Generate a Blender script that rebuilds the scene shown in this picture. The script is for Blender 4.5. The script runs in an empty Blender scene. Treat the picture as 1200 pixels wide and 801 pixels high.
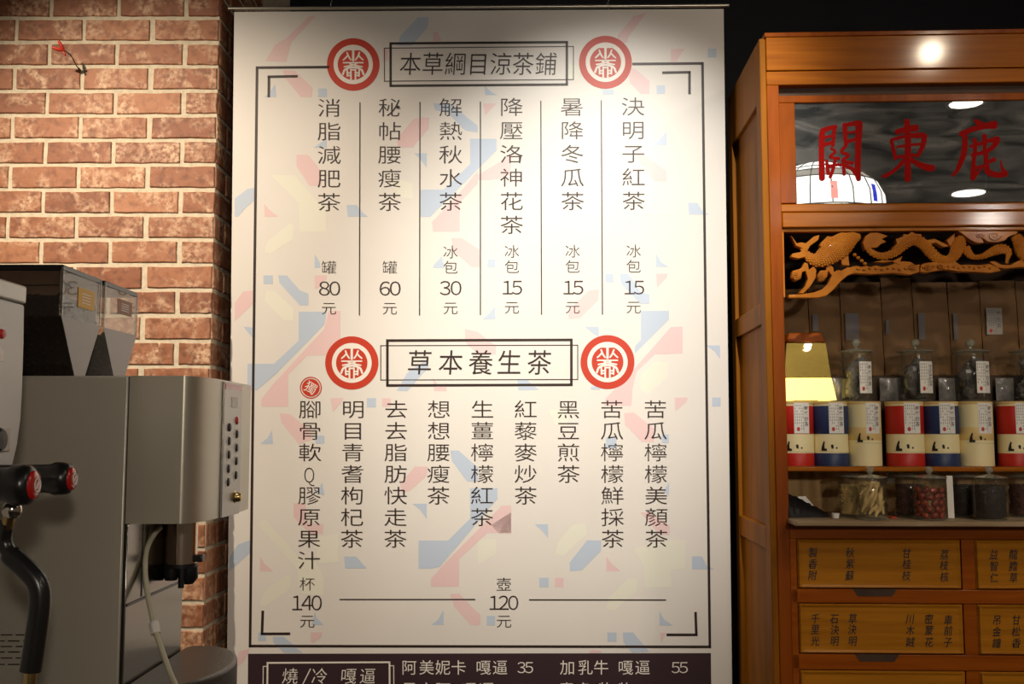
import bpy, math, random
from mathutils import Vector, Matrix
random.seed(7)
S = bpy.context.scene
COL = S.collection

# ------------------------------------------------------------------ camera
FPX, CX, CY = 1200.0, 600.0, 400.5
PITCH = math.radians(5.2)
CAM = Vector((0, 0, 1.5))
cd = bpy.data.cameras.new('camera'); cam = bpy.data.objects.new('camera', cd); COL.objects.link(cam)
cam.location = CAM; cam.rotation_euler = (math.pi/2 + PITCH, 0, 0)
cd.sensor_width = 36; cd.lens = FPX*36/1200; cd.clip_start = .02
S.camera = cam

def ray(px, py):
    a, b = (px-CX)/FPX, -(py-CY)/FPX
    s, c = math.sin(PITCH), math.cos(PITCH)
    return Vector((a, c - b*s, s + b*c))
def hit(px, py, p0, n):
    d = ray(px, py); t = (p0-CAM).dot(n)/d.dot(n)
    return CAM + d*t
def onY(px, py, Y): return hit(px, py, Vector((0, Y, 0)), Vector((0, 1, 0)))

# ------------------------------------------------------------------ world, exposure
W = bpy.data.worlds.new('world'); S.world = W; W.use_nodes = True
W.node_tree.nodes['Background'].inputs[0].default_value = (1.0, .80, .58, 1)
W.node_tree.nodes['Background'].inputs[1].default_value = .07
S.view_settings.view_transform = 'Standard'; S.view_settings.look = 'None'
S.view_settings.exposure = 0; S.view_settings.gamma = 1; S.view_settings.use_curve_mapping = False

def spot(name, loc, target, power, size, blend=.6, color=(1, .86, .68), radius=.04, parent=None):
    l = bpy.data.lights.new(name, 'SPOT'); l.energy = power; l.spot_size = math.radians(size)
    l.spot_blend = blend; l.color = color; l.shadow_soft_size = radius
    o = bpy.data.objects.new(name, l); COL.objects.link(o); o.location = loc
    o.rotation_euler = (Vector(target)-Vector(loc)).to_track_quat('-Z', 'Y').to_euler()
    return o
CEIL = 3.3
# cabinet frame (needed for the lights whose reflections the photo shows)
ca = math.radians(2.3)
O = onY(905, 380, 2.5); O.z = 0
ux, vy = Vector((math.cos(ca), -math.sin(ca), 0)), Vector((math.sin(ca), math.cos(ca), 0))
def refl(px, py, v=.022):
    p = hit(px, py, O+vy*v, vy); d = (p-CAM); L = d.length; d.normalize(); r = d - 2*d.dot(-vy)*(-vy)
    return p, r, L
def at_height(px, py, z, v=0.0):
    p, r, L = refl(px, py, v); return tuple(p + r*((z-p.z)/r.z))
SPOTS = [  # position, target, power, cone, blend, colour, radius
    ((.40, 1.05, 3.2), (.25, 2.90, 1.88), 315, 41, 1.0, (1, .95, .87), .03),
    ((-.45, 1.20, 3.0), (-.42, 2.90, 1.30), 36, 70, 1.0, (1, .90, .80), .04),
    ((-1.62, 1.50, 3.0), (-.93, 2.85, 1.76), 200, 68, 1.0, (1, .84, .66), .03),
    (at_height(1090, 62, 3.0), (1.25, 2.5, 1.9), 24, 90, 1.0, (1, .82, .60), .035),
    (at_height(1160, 257, 2.75), (.75, 2.7, 1.35), 42, 95, 1.0, (1, .87, .74), .06),  # added wide fill, placed so its highlight falls on the middle rail
    ((.75, -1.7, 2.05), (.55, 2.6, 1.35), 92, 80, 1.0, (1, .87, .74), .08),  # added low fill to brighten the low compartment, no known lamp
]
for i, (p, t, e, s, b, c, r) in enumerate(SPOTS):
    spot('spot_beam', p, t, e, s, b, c, r)
S.cycles.transparent_max_bounces = 40

# ------------------------------------------------------------------ mesh helpers
class MB:
    def __init__(s): s.v = []; s.f = []
    def add(s, vs, fs):
        n = len(s.v); s.v += [tuple(v) for v in vs]; s.f += [tuple(i+n for i in f) for f in fs]
        return s
    def box(s, x0, x1, y0, y1, z0, z1):
        return s.add([(x0,y0,z0),(x1,y0,z0),(x1,y1,z0),(x0,y1,z0),(x0,y0,z1),(x1,y0,z1),(x1,y1,z1),(x0,y1,z1)],
              [(0,3,2,1),(4,5,6,7),(0,1,5,4),(1,2,6,5),(2,3,7,6),(3,0,4,7)])
    def prism(s, pts, y0, y1):            # polygon in xz, from y0 (front) to y1
        n = len(pts)
        a = sum(pts[i][0]*pts[(i+1)%n][1]-pts[(i+1)%n][0]*pts[i][1] for i in range(n))
        if a < 0: pts = pts[::-1]
        vs = [(x,y0,z) for x,z in pts]+[(x,y1,z) for x,z in pts]
        return s.add(vs, [tuple(range(n)), tuple(range(2*n-1,n-1,-1))]+[(i,i+n,(i+1)%n+n,(i+1)%n) for i in range(n)])
    def slab(s, pts, z0, z1):             # polygon in xy, from z0 to z1
        n = len(pts)
        a = sum(pts[i][0]*pts[(i+1)%n][1]-pts[(i+1)%n][0]*pts[i][1] for i in range(n))
        if a < 0: pts = pts[::-1]
        vs = [(x,y,z0) for x,y in pts]+[(x,y,z1) for x,y in pts]
        return s.add(vs, [tuple(range(n-1,-1,-1)), tuple(range(n,2*n))]+[(i,(i+1)%n,(i+1)%n+n,i+n) for i in range(n)])
    def lathe(s, prof, c=(0,0,0), seg=24, a0=0, a1=2*math.pi, sx=1, sy=1):
        full = abs(a1-a0-2*math.pi) < 1e-6; m = seg if full else seg+1
        vs = []
        for r, z in prof:
            for k in range(m):
                a = a0+(a1-a0)*k/seg
                vs.append((c[0]+r*math.cos(a)*sx, c[1]+r*math.sin(a)*sy, c[2]+z))
        fs = []
        for j in range(len(prof)-1):
            for k in range(seg):
                k2 = (k+1) % m
                fs.append((j*m+k, j*m+k2, (j+1)*m+k2, (j+1)*m+k))
        return s.add(vs, fs)
    def tube(s, pts, rad, seg=8, flat=1.0, caps=True):
        pts = [Vector(p) for p in pts]; n = len(pts)
        if not isinstance(rad, (list, tuple)): rad = [rad]*n
        vs = []; up = Vector((0,1,0))
        for i, p in enumerate(pts):
            t = (pts[min(i+1,n-1)]-pts[max(i-1,0)]).normalized()
            u = up if abs(t.dot(up)) < .95 else Vector((1,0,0))
            b = t.cross(u).normalized(); q = b.cross(t).normalized()
            for k in range(seg):
                a = 2*math.pi*k/seg
                vs.append(p + b*math.cos(a)*rad[i] + q*math.sin(a)*rad[i]*flat)
        fs = [(i*seg+k, i*seg+(k+1)%seg, (i+1)*seg+(k+1)%seg, (i+1)*seg+k) for i in range(n-1) for k in range(seg)]
        if caps: fs += [tuple(range(seg-1,-1,-1)), tuple(range((n-1)*seg, n*seg))]
        return s.add(vs, fs)
    def ball(s, c, r, seg=10, rings=6, rot=None):
        if not isinstance(r, (list, tuple)): r = (r,r,r)
        vs = []; M = rot or Matrix.Identity(3)
        for j in range(rings+1):
            t = math.pi*j/rings
            for k in range(seg):
                a = 2*math.pi*k/seg
                vs.append(Vector(c)+M@Vector((r[0]*math.sin(t)*math.cos(a), r[1]*math.sin(t)*math.sin(a), r[2]*math.cos(t))))
        return s.add(vs, [(j*seg+k,(j+1)*seg+k,(j+1)*seg+(k+1)%seg,j*seg+(k+1)%seg) for j in range(rings) for k in range(seg)])
    def mesh(s, name, mat, smooth=None):
        me = bpy.data.meshes.new(name); me.from_pydata(s.v, [], s.f); me.materials.append(mat)
        if smooth is not None:
            me.shade_smooth(); me.set_sharp_from_angle(angle=math.radians(smooth))
        me.validate(); return me

def link(name, me, parent=None, loc=None):
    o = bpy.data.objects.new(name, me); COL.objects.link(o)
    if parent is not None: o.parent = parent
    if loc is not None: o.location = loc
    return o
def obj(name, mb, mat, parent=None, smooth=None, bevel=0, seg=2, label=None, loc=None):
    o = link(name, mb.mesh(name, mat, smooth), parent, loc)
    if bevel:
        m = o.modifiers.new('bevel','BEVEL'); m.width = bevel; m.segments = seg; m.limit_method = 'ANGLE'; m.angle_limit = .6
        o.data.shade_smooth(); o.data.set_sharp_from_angle(angle=math.radians(50))
    if label: o['label'] = label
    return o
def tag(o, label, cat, group=None, kind=None):
    o['label'] = label; o['category'] = cat
    if group: o['group'] = group
    if kind: o['kind'] = kind
    return o
def thing(name, label, cat, loc=(0,0,0), rot=(0,0,0), group=None):
    o = bpy.data.objects.new(name, None); COL.objects.link(o); o.empty_display_size = .05
    o.location = loc; o.rotation_euler = rot
    return tag(o, label, cat, group)
def struct(name, mb, mat, label, cat, **k):
    o = obj(name, mb, mat, None, **k); return tag(o, label, cat, kind='structure')

# ------------------------------------------------------------------ materials
def mat(name, col, rough=.5, metal=0, bump=0, bscale=80, var=0, vscale=8, coat=0, emit=None, es=0, spec=.5, sheen=0):
    m = bpy.data.materials.new(name); m.use_nodes = True; nt = m.node_tree; b = nt.nodes['Principled BSDF']
    b.inputs['Base Color'].default_value = (*col, 1); b.inputs['Roughness'].default_value = rough
    b.inputs['Metallic'].default_value = metal; b.inputs['Coat Weight'].default_value = coat
    b.inputs['Coat Roughness'].default_value = .12; b.inputs['Specular IOR Level'].default_value = spec
    if emit: b.inputs['Emission Color'].default_value = (*emit,1); b.inputs['Emission Strength'].default_value = es
    if bump or var:
        tc = nt.nodes.new('ShaderNodeTexCoord')
    if var:
        n = nt.nodes.new('ShaderNodeTexNoise'); n.inputs['Scale'].default_value = vscale; n.inputs['Detail'].default_value = 5
        r = nt.nodes.new('ShaderNodeValToRGB'); r.color_ramp.elements[0].position = .3; r.color_ramp.elements[1].position = .7
        r.color_ramp.elements[0].color = (*[c*(1-var) for c in col],1); r.color_ramp.elements[1].color = (*[min(1,c*(1+var)) for c in col],1)
        nt.links.new(tc.outputs['Object'], n.inputs['Vector']); nt.links.new(n.outputs['Fac'], r.inputs[0]); nt.links.new(r.outputs[0], b.inputs['Base Color'])
    if bump:
        n = nt.nodes.new('ShaderNodeTexNoise'); n.inputs['Scale'].default_value = bscale; n.inputs['Detail'].default_value = 4
        bp = nt.nodes.new('ShaderNodeBump'); bp.inputs['Strength'].default_value = bump; bp.inputs['Distance'].default_value = .002
        nt.links.new(tc.outputs['Object'], n.inputs['Vector']); nt.links.new(n.outputs['Fac'], bp.inputs['Height']); nt.links.new(bp.outputs[0], b.inputs['Normal'])
    return m
def wood(name, c1, c2, scale=(1.2, 8, 26), rough=.45, coat=.55):
    m = bpy.data.materials.new(name); m.use_nodes = True; nt = m.node_tree; N = nt.nodes; L = nt.links; b = N['Principled BSDF']
    tc = N.new('ShaderNodeTexCoord'); mp = N.new('ShaderNodeMapping'); mp.inputs['Scale'].default_value = scale
    n = N.new('ShaderNodeTexNoise'); n.inputs['Scale'].default_value = 3; n.inputs['Detail'].default_value = 6; n.inputs['Distortion'].default_value = .6
    r = N.new('ShaderNodeValToRGB'); r.color_ramp.elements[0].position = .32; r.color_ramp.elements[1].position = .7
    r.color_ramp.elements[0].color = (*c1,1); r.color_ramp.elements[1].color = (*c2,1)
    L.new(tc.outputs['Object'], mp.inputs[0]); L.new(mp.outputs[0], n.inputs['Vector']); L.new(n.outputs['Fac'], r.inputs[0]); L.new(r.outputs[0], b.inputs['Base Color'])
    bp = N.new('ShaderNodeBump'); bp.inputs['Strength'].default_value = .12; bp.inputs['Distance'].default_value = .001
    L.new(n.outputs['Fac'], bp.inputs['Height']); L.new(bp.outputs[0], b.inputs['Normal'])
    b.inputs['Roughness'].default_value = rough; b.inputs['Specular IOR Level'].default_value = .08; b.inputs['Coat Weight'].default_value = coat*.5; b.inputs['Coat Roughness'].default_value = .11
    return m
def glass(name, tint=(.93,.95,.92), refl=1.0, haze=0, hazecol=(.5,.5,.48), rough=.03):
    m = bpy.data.materials.new(name); m.use_nodes = True; nt = m.node_tree; N = nt.nodes; L = nt.links
    for n in list(N): N.remove(n)
    out = N.new('ShaderNodeOutputMaterial'); t = N.new('ShaderNodeBsdfTransparent'); t.inputs[0].default_value = (*tint,1)
    g = N.new('ShaderNodeBsdfGlossy'); g.inputs['Roughness'].default_value = rough
    fr = N.new('ShaderNodeFresnel'); fr.inputs[0].default_value = 1.5; mu = N.new('ShaderNodeMath'); mu.operation = 'MULTIPLY'; mu.inputs[1].default_value = refl
    mix = N.new('ShaderNodeMixShader'); mc = N.new('ShaderNodeMath'); mc.operation = 'MINIMUM'; mc.inputs[1].default_value = .22; L.new(fr.outputs[0], mc.inputs[0]); L.new(mc.outputs[0], mu.inputs[0]); L.new(mu.outputs[0], mix.inputs[0]); L.new(g.outputs[0], mix.inputs[2])
    if haze:
        d = N.new('ShaderNodeBsdfDiffuse'); d.inputs[0].default_value = (*hazecol,1); mh = N.new('ShaderNodeMixShader'); mh.inputs[0].default_value = haze
        L.new(t.outputs[0], mh.inputs[1]); L.new(d.outputs[0], mh.inputs[2]); L.new(mh.outputs[0], mix.inputs[1])
    else: L.new(t.outputs[0], mix.inputs[1])
    L.new(mix.outputs[0], out.inputs[0]); return m

def brick_mat():
    m = bpy.data.materials.new('brick'); m.use_nodes = True; nt = m.node_tree; N = nt.nodes; L = nt.links; b = N['Principled BSDF']
    tc = N.new('ShaderNodeTexCoord'); oi = N.new('ShaderNodeObjectInfo'); 
    vm = N.new('ShaderNodeVectorMath'); vm.operation = 'MULTIPLY_ADD'; vm.inputs[1].default_value = (1,1,1)
    cb = N.new('ShaderNodeCombineXYZ'); mm = N.new('ShaderNodeMath'); mm.operation = 'MULTIPLY'; mm.inputs[1].default_value = 37
    L.new(oi.outputs['Random'], mm.inputs[0]); L.new(mm.outputs[0], cb.inputs[0]); L.new(mm.outputs[0], cb.inputs[2])
    L.new(tc.outputs['Object'], vm.inputs[0]); L.new(cb.outputs[0], vm.inputs[2])
    base = N.new('ShaderNodeValToRGB'); e = base.color_ramp.elements
    e[0].color = (.25,.085,.035,1); e[1].color = (.42,.175,.08,1); e[1].position = 1
    x = base.color_ramp.elements.new(.5); x.color = (.33,.125,.055,1)
    L.new(oi.outputs['Random'], base.inputs[0])
    # pale worn patches: large noise times small noise
    n1 = N.new('ShaderNodeTexNoise'); n1.inputs['Scale'].default_value = 10; n1.inputs['Detail'].default_value = 7; n1.inputs['Roughness'].default_value = .66; n1.inputs['Distortion'].default_value = .7
    r1 = N.new('ShaderNodeValToRGB'); r1.color_ramp.elements[0].position = .47; r1.color_ramp.elements[1].position = .64
    n2 = N.new('ShaderNodeTexNoise'); n2.inputs['Scale'].default_value = 90; n2.inputs['Detail'].default_value = 5
    r2 = N.new('ShaderNodeValToRGB'); r2.color_ramp.elements[0].position = .36; r2.color_ramp.elements[1].position = .62
    for n in (n1, n2): L.new(vm.outputs[0], n.inputs['Vector'])
    L.new(n1.outputs['Fac'], r1.inputs[0]); L.new(n2.outputs['Fac'], r2.inputs[0])
    f = N.new('ShaderNodeMath'); f.operation = 'MULTIPLY'; L.new(r1.outputs[0], f.inputs[0]); L.new(r2.outputs[0], f.inputs[1])
    f2 = N.new('ShaderNodeMath'); f2.operation = 'MULTIPLY'; f2.inputs[1].default_value = .9; L.new(f.outputs[0], f2.inputs[0])
    mx = N.new('ShaderNodeMix'); mx.data_type = 'RGBA'; L.new(f2.outputs[0], mx.inputs[0]); L.new(base.outputs[0], mx.inputs[6]); mx.inputs[7].default_value = (.72,.49,.31,1)
    # darker fine speckle
    n3 = N.new('ShaderNodeTexNoise'); n3.inputs['Scale'].default_value = 45; n3.inputs['Detail'].default_value = 8; L.new(vm.outputs[0], n3.inputs['Vector'])
    r3 = N.new('ShaderNodeValToRGB'); r3.color_ramp.elements[0].position = .33; r3.color_ramp.elements[0].color = (.66,.62,.60,1); r3.color_ramp.elements[1].position = .52; r3.color_ramp.elements[1].color = (1,1,1,1)
    L.new(n3.outputs['Fac'], r3.inputs[0])
    m2 = N.new('ShaderNodeMix'); m2.data_type = 'RGBA'; m2.blend_type = 'MULTIPLY'; m2.inputs[0].default_value = 1; L.new(mx.outputs[2], m2.inputs[6]); L.new(r3.outputs[0], m2.inputs[7])
    L.new(m2.outputs[2], b.inputs['Base Color']); b.inputs['Roughness'].default_value = .62
    bp = N.new('ShaderNodeBump'); bp.inputs['Strength'].default_value = .5; bp.inputs['Distance'].default_value = .003; L.new(n3.outputs['Fac'], bp.inputs['Height']); L.new(bp.outputs[0], b.inputs['Normal'])
    return m

def steel_mat(name, col, rough, streak=(2, 2, 220), metal=1):
    m = bpy.data.materials.new(name); m.use_nodes = True; nt = m.node_tree; N = nt.nodes; L = nt.links; b = N['Principled BSDF']
    b.inputs['Base Color'].default_value = (*col,1); b.inputs['Metallic'].default_value = metal; b.inputs['Roughness'].default_value = rough
    tc = N.new('ShaderNodeTexCoord'); mp = N.new('ShaderNodeMapping'); mp.inputs['Scale'].default_value = streak
    n = N.new('ShaderNodeTexNoise'); n.inputs['Scale'].default_value = 4; n.inputs['Detail'].default_value = 3
    r = N.new('ShaderNodeMapRange'); r.inputs[3].default_value = rough*.8; r.inputs[4].default_value = rough*1.25
    L.new(tc.outputs['Object'], mp.inputs[0]); L.new(mp.outputs[0], n.inputs['Vector']); L.new(n.outputs['Fac'], r.inputs[0]); L.new(r.outputs[0], b.inputs['Roughness'])
    bp = N.new('ShaderNodeBump'); bp.inputs['Strength'].default_value = .04; bp.inputs['Distance'].default_value = .001; L.new(n.outputs['Fac'], bp.inputs['Height']); L.new(bp.outputs[0], b.inputs['Normal'])
    return m

M = dict(
    brick=brick_mat(), mortar=mat('mortar', (.62,.535,.39), .9, bump=.6, bscale=150, var=.15, vscale=60),
    sheet=mat('banner_vinyl', (.70,.662,.605), .42, var=.03, vscale=3, spec=.4),
    pink=mat('print_pink', (.72,.52,.505), .42, spec=.4), blue=mat('print_blue', (.47,.54,.635), .42, spec=.4), cream=mat('print_cream', (.725,.71,.60), .42, spec=.4),
    ink=mat('print_black', (.030,.018,.014), .42, spec=.35), red=mat('print_red', (.50,.042,.018), .42, spec=.35),
    plum=mat('print_plum', (.040,.022,.026), .45, spec=.3), pwhite=mat('print_white', (.78,.72,.64), .45),
    alu=mat('rod_aluminium', (.62,.58,.48), .35, .9), wire=mat('hook_wire', (.35,.33,.28), .4, .9),
    wallb=mat('dark_wall', (.008,.009,.014), .7), ceil=mat('dark_ceiling', (.012,.012,.016), .8), floor=mat('floor_tile', (.05,.045,.04), .35),
    wood=wood('cabinet_wood_orange', (.27,.072,.003), (.40,.118,.005)), woodr=wood('cabinet_wood_red', (.21,.043,.002), (.31,.068,.003), scale=(9,9,1.2)),
    woodh=wood('cabinet_wood_rail', (.26,.054,.002), (.36,.084,.003)),
    woody=wood('drawer_wood', (.36,.130,.008), (.50,.19,.012), scale=(1,6,20), rough=.4, coat=.25),
    woodp=wood('side_panel_wood', (.20,.070,.005), (.30,.100,.006), scale=(9,6,1.2), rough=.55, coat=0),
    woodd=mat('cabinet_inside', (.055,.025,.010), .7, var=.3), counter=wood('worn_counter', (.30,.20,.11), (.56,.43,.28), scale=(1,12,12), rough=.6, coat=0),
    backwood=wood('wavy_back_wood', (.34,.19,.075), (.70,.46,.21), scale=(9,4,1.0), rough=.6, coat=0),
    carve=wood('carving_wood', (.38,.115,.010), (.52,.18,.018), scale=(6,6,6), rough=.4, coat=.2),
    inkd=mat('brush_ink', (.012,.007,.004), .6), kraft=mat('kraft_paper', (.235,.125,.05), .75, bump=.5, bscale=14, var=.18, vscale=12),
    label=mat('label_paper', (.85,.82,.76), .6), labelg=mat('label_print_grey', (.22,.21,.20), .6), labelb=mat('label_print_blue', (.10,.12,.22), .6),
    redsign=mat('sign_red_paint', (.30,.006,.005), .8, spec=.05), labelm=mat('dull_bag_label', (.42,.39,.34), .6), labelk=mat('faded_kraft_sticker', (.17,.14,.125), .6),
    seal=mat('seal_red', (.55,.03,.03), .5), glass=glass('jar_glass', (.96,.97,.94), 1, .02, (.75,.75,.68)), glasslid=glass('jar_lid_glass', (.80,.83,.75), 2.0, .26, (.72,.72,.60)),
    canred=mat('can_red', (.50,.018,.008), .45), canblue=mat('can_blue', (.018,.035,.11), .45), cancream=mat('can_cream', (.90,.78,.44), .5), cangold=mat('can_cream_warm', (.78,.56,.22), .5),
    date=mat('red_date', (.27,.035,.012), .35, bump=.6, bscale=150, var=.4, vscale=60), root=mat('ginseng_root', (.66,.46,.18), .65, var=.3, vscale=60),
    darkherb=mat('dark_herb', (.028,.016,.010), .7, bump=1, bscale=120, var=.5, vscale=120), redherb=mat('dark_red_herb', (.075,.015,.008), .6, bump=1, bscale=120, var=.5, vscale=90),
    foil=mat('clear_packet', (.20,.19,.18), .16, bump=1, bscale=28, var=.5, vscale=30), white=mat('white_card', (.80,.76,.68), .6), blackp=mat('black_plastic_bag', (.012,.011,.012), .3, bump=.8, bscale=30),
    steel=steel_mat('machine_side_steel', (.52,.485,.40), .42, metal=.45), steelc=steel_mat('machine_head_steel', (.50,.465,.375), .34, (2,2,2), metal=.6), steelm=steel_mat('splash_plate_steel', (.23,.21,.18), .16, (3,3,60)),
    steelp=mat('control_plate', (.36,.34,.31), .35, .85), chrome=mat('chrome', (.7,.66,.58), .15, 1), spout=mat('polished_spout', (.62,.50,.40), .18, 1),
    black=mat('black_plastic', (.010,.010,.010), .35), rubber=mat('black_rubber', (.014,.013,.013), .28), tray=mat('drip_tray_black', (.055,.048,.042), .34, bump=.3, bscale=200),
    redcap=mat('red_knob_cap', (.50,.012,.010), .25, coat=.5), redlit=mat('red_indicator', (.6,.02,.02), .3), brass=mat('brass', (.55,.40,.16), .3, 1),
    machw=mat('white_machine_panel', (.86,.83,.78), .4), machg=mat('grey_collar', (.50,.48,.45), .4, .7), hose=mat('cream_hose', (.55,.51,.36), .45),
    hop=glass('hopper_plastic', (.86,.85,.82), 1, .22, (.55,.52,.48)), hopf=glass('hopper_front_plastic', (.40,.36,.32), 1.2, .08, (.2,.16,.12)), hopg=mat('hopper_frosted', (.36,.335,.32), .4),
    beans=mat('coffee_beans', (.035,.020,.012), .45, bump=1, bscale=140, var=.6, vscale=140), lid=mat('hopper_lid', (.010,.010,.012), .22),
    ylab=mat('yellow_label', (.72,.38,.03), .5), blab=mat('brown_label', (.26,.10,.04), .5), petal=mat('red_petal', (.55,.04,.02), .5), stemk=mat('dark_stem', (.010,.012,.008), .5),
    lampglow=mat('lamp_glass_white', (.9,.85,.7), .3, emit=(1,.96,.84), es=4.0), lampolive=mat('lamp_glass_olive', (.4,.38,.3), .3, emit=(.55,.50,.40), es=1.3), lampblue=mat('lamp_glass_blue', (.02,.03,.4), .3, emit=(.02,.05,.9), es=1.6),
    lamppink=mat('lamp_glass_pink', (.8,.3,.25), .3, emit=(1,.35,.28), es=2.6), lead=mat('lead_came', (.02,.02,.02), .5, .5),
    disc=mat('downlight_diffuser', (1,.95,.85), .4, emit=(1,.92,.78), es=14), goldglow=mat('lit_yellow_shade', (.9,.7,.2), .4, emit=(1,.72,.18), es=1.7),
    gold=mat('gold_hood', (.42,.30,.07), .22, .9, bump=.3, bscale=20), sack=mat('burlap', (.20,.14,.075), .9, bump=1, bscale=200), countertop=mat('counter_stone', (.05,.045,.04), .3),
)
def mirror_mat():
    m = bpy.data.materials.new('smeared_mirror'); m.use_nodes = True; nt = m.node_tree; N = nt.nodes; L = nt.links; b = N['Principled BSDF']
    tc = N.new('ShaderNodeTexCoord'); mp = N.new('ShaderNodeMapping'); mp.inputs['Scale'].default_value = (.8,1,3.0)
    n = N.new('ShaderNodeTexNoise'); n.inputs['Scale'].default_value = 7; n.inputs['Detail'].default_value = 6; n.inputs['Distortion'].default_value = 1.6
    r = N.new('ShaderNodeValToRGB'); r.color_ramp.elements[0].position = .36; r.color_ramp.elements[0].color = (.03,.032,.033,1); r.color_ramp.elements[1].position = .72; r.color_ramp.elements[1].color = (.16,.155,.145,1)
    L.new(tc.outputs['Object'], mp.inputs[0]); L.new(mp.outputs[0], n.inputs['Vector']); L.new(n.outputs['Fac'], r.inputs[0])
    g = N.new('ShaderNodeBsdfGlossy'); g.inputs['Color'].default_value = (.34,.35,.36,1); g.inputs['Roughness'].default_value = .012
    d = N.new('ShaderNodeBsdfDiffuse'); L.new(r.outputs[0], d.inputs[0])
    a = N.new('ShaderNodeAddShader'); L.new(g.outputs[0], a.inputs[0]); L.new(d.outputs[0], a.inputs[1])
    L.new(a.outputs[0], N['Material Output'].inputs[0]); return m
M['mirror'] = mirror_mat()

# ------------------------------------------------------------------ glyphs
_G = {}
_fc = bpy.data.curves.new('glyph', 'FONT'); _fc.size = 1; _fc.resolution_u = 3
_fo = bpy.data.objects.new('glyph', _fc); COL.objects.link(_fo)
def glyph(ch, off=0.0):
    k = (ch, off)
    if k not in _G:
        _fc.body = ch; _fc.offset = off
        dg = bpy.context.evaluated_depsgraph_get(); dg.update()
        me = bpy.data.meshes.new_from_object(_fo.evaluated_get(dg))
        vs = [(v.co.x, v.co.y) for v in me.vertices]; fs = [tuple(p.vertices) for p in me.polygons]
        bpy.data.meshes.remove(me)
        _G[k] = (vs, fs)
    return _G[k]
def text_em(mb, ch, cx, cy, w, h, fn, off=0.0, rot=0, shear=0):
    """one CJK character in its em box, centred on (cx,cy) of a y-down frame; fn maps that frame to 3D"""
    vs, fs = glyph(ch, off); out = []
    c, s = math.cos(rot), math.sin(rot)
    for x, y in vs:
        a, b = (x-.5)*w, -(y-.38)*h
        a -= shear*b
        out.append(fn(cx+a*c-b*s, cy+a*s+b*c))
    mb.add(out, fs)
def text_box(mb, st, x0, y0, x1, y1, fn, off=0.0):
    vs, fs = glyph(st, off)
    ax, bx = min(v[0] for v in vs), max(v[0] for v in vs); ay, by = min(v[1] for v in vs), max(v[1] for v in vs)
    mb.add([fn(x0+(x-ax)/(bx-ax)*(x1-x0), y1-(y-ay)/(by-ay)*(y1-y0)) for x,y in vs], fs)
FW = {c: chr(ord(c)+0xFEE0) for c in '0123456789Q'}
def num_text(mb, st, x0, y0, x1, y1, fn, off=-.006):
    n = len(st); c = (x1-x0)/n; h = (y1-y0)/.745
    for i, ch in enumerate(st): text_em(mb, FW[ch], x0+(i+.5)*c, (y0+y1)/2+.012*h, min(h*1.08, c/.50), h, fn, off)
def seg2d(mb, x0, y0, x1, y1, w, fn):
    dx, dy = x1-x0, y1-y0; l = math.hypot(dx,dy); nx, ny = -dy/l*w/2, dx/l*w/2
    mb.add([fn(x0+nx,y0+ny), fn(x1+nx,y1+ny), fn(x1-nx,y1-ny), fn(x0-nx,y0-ny)], [(0,1,2,3)])
def stroke(mb, pts, fn, cap=6):
    """brush stroke: list of (x,y,width); a ribbon with round ends"""
    P = []
    for i in range(len(pts)-1):
        p0 = pts[max(i-1,0)]; p1 = pts[i]; p2 = pts[i+1]; p3 = pts[min(i+2,len(pts)-1)]
        for k in range(4):
            t = k/4
            P.append(tuple(.5*((2*b)+(-a+c)*t+(2*a-5*b+4*c-d)*t*t+(-a+3*b-3*c+d)*t**3) for a,b,c,d in zip(p0,p1,p2,p3)))
    P.append(tuple(pts[-1]))
    def ext(e, q):     # rounded end beyond e, coming from q
        dx, dy = e[0]-q[0], e[1]-q[1]; l = math.hypot(dx,dy) or 1; r = e[2]/2
        return [(e[0]+dx/l*r*math.sin(a), e[1]+dy/l*r*math.sin(a), e[2]*math.cos(a)) for a in (.5,.95,1.3,1.5)]
    P = ext(P[0], P[1])[::-1] + P + ext(P[-1], P[-2])
    L = []; R = []; n = len(P)
    for i,(x,y,w) in enumerate(P):
        a = P[max(i-1,0)]; b = P[min(i+1,n-1)]; dx, dy = b[0]-a[0], b[1]-a[1]; l = math.hypot(dx,dy) or 1
        L.append((x-dy/l*w/2, y+dx/l*w/2)); R.append((x+dy/l*w/2, y-dx/l*w/2))
    k = mb.k = getattr(mb, 'k', 0)+1
    mb.add([(lambda q: (q[0], q[1]-k*.00003, q[2]))(fn(*v)) for v in L+R], [(i,i+1,n+i+1,n+i) for i in range(n-1)])

# ================================================================== SETTING
COLY = 2.85
corner = onY(250.5, 270, COLY); CXW = corner.x            # right corner of the brick pier
struct('floor', MB().box(-3.5,3.5,-5,4.2,-.05,0), M['floor'], 'dark tiled shop floor', 'floor')
struct('ceiling', MB().box(-3.5,3.5,-5,4.2,CEIL,CEIL+.05), M['ceil'], 'black painted shop ceiling', 'ceiling')
struct('wall_back', MB().box(-3.5,3.5,4.1,4.2,0,CEIL), M['wallb'], 'black recess wall behind the menu banner', 'wall')
wl = struct('wall_left', MB().box(-2.9,CXW,COLY,3.75,0,CEIL), M['mortar'], 'red brick pier with pale mortar left of the menu banner', 'wall')
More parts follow.
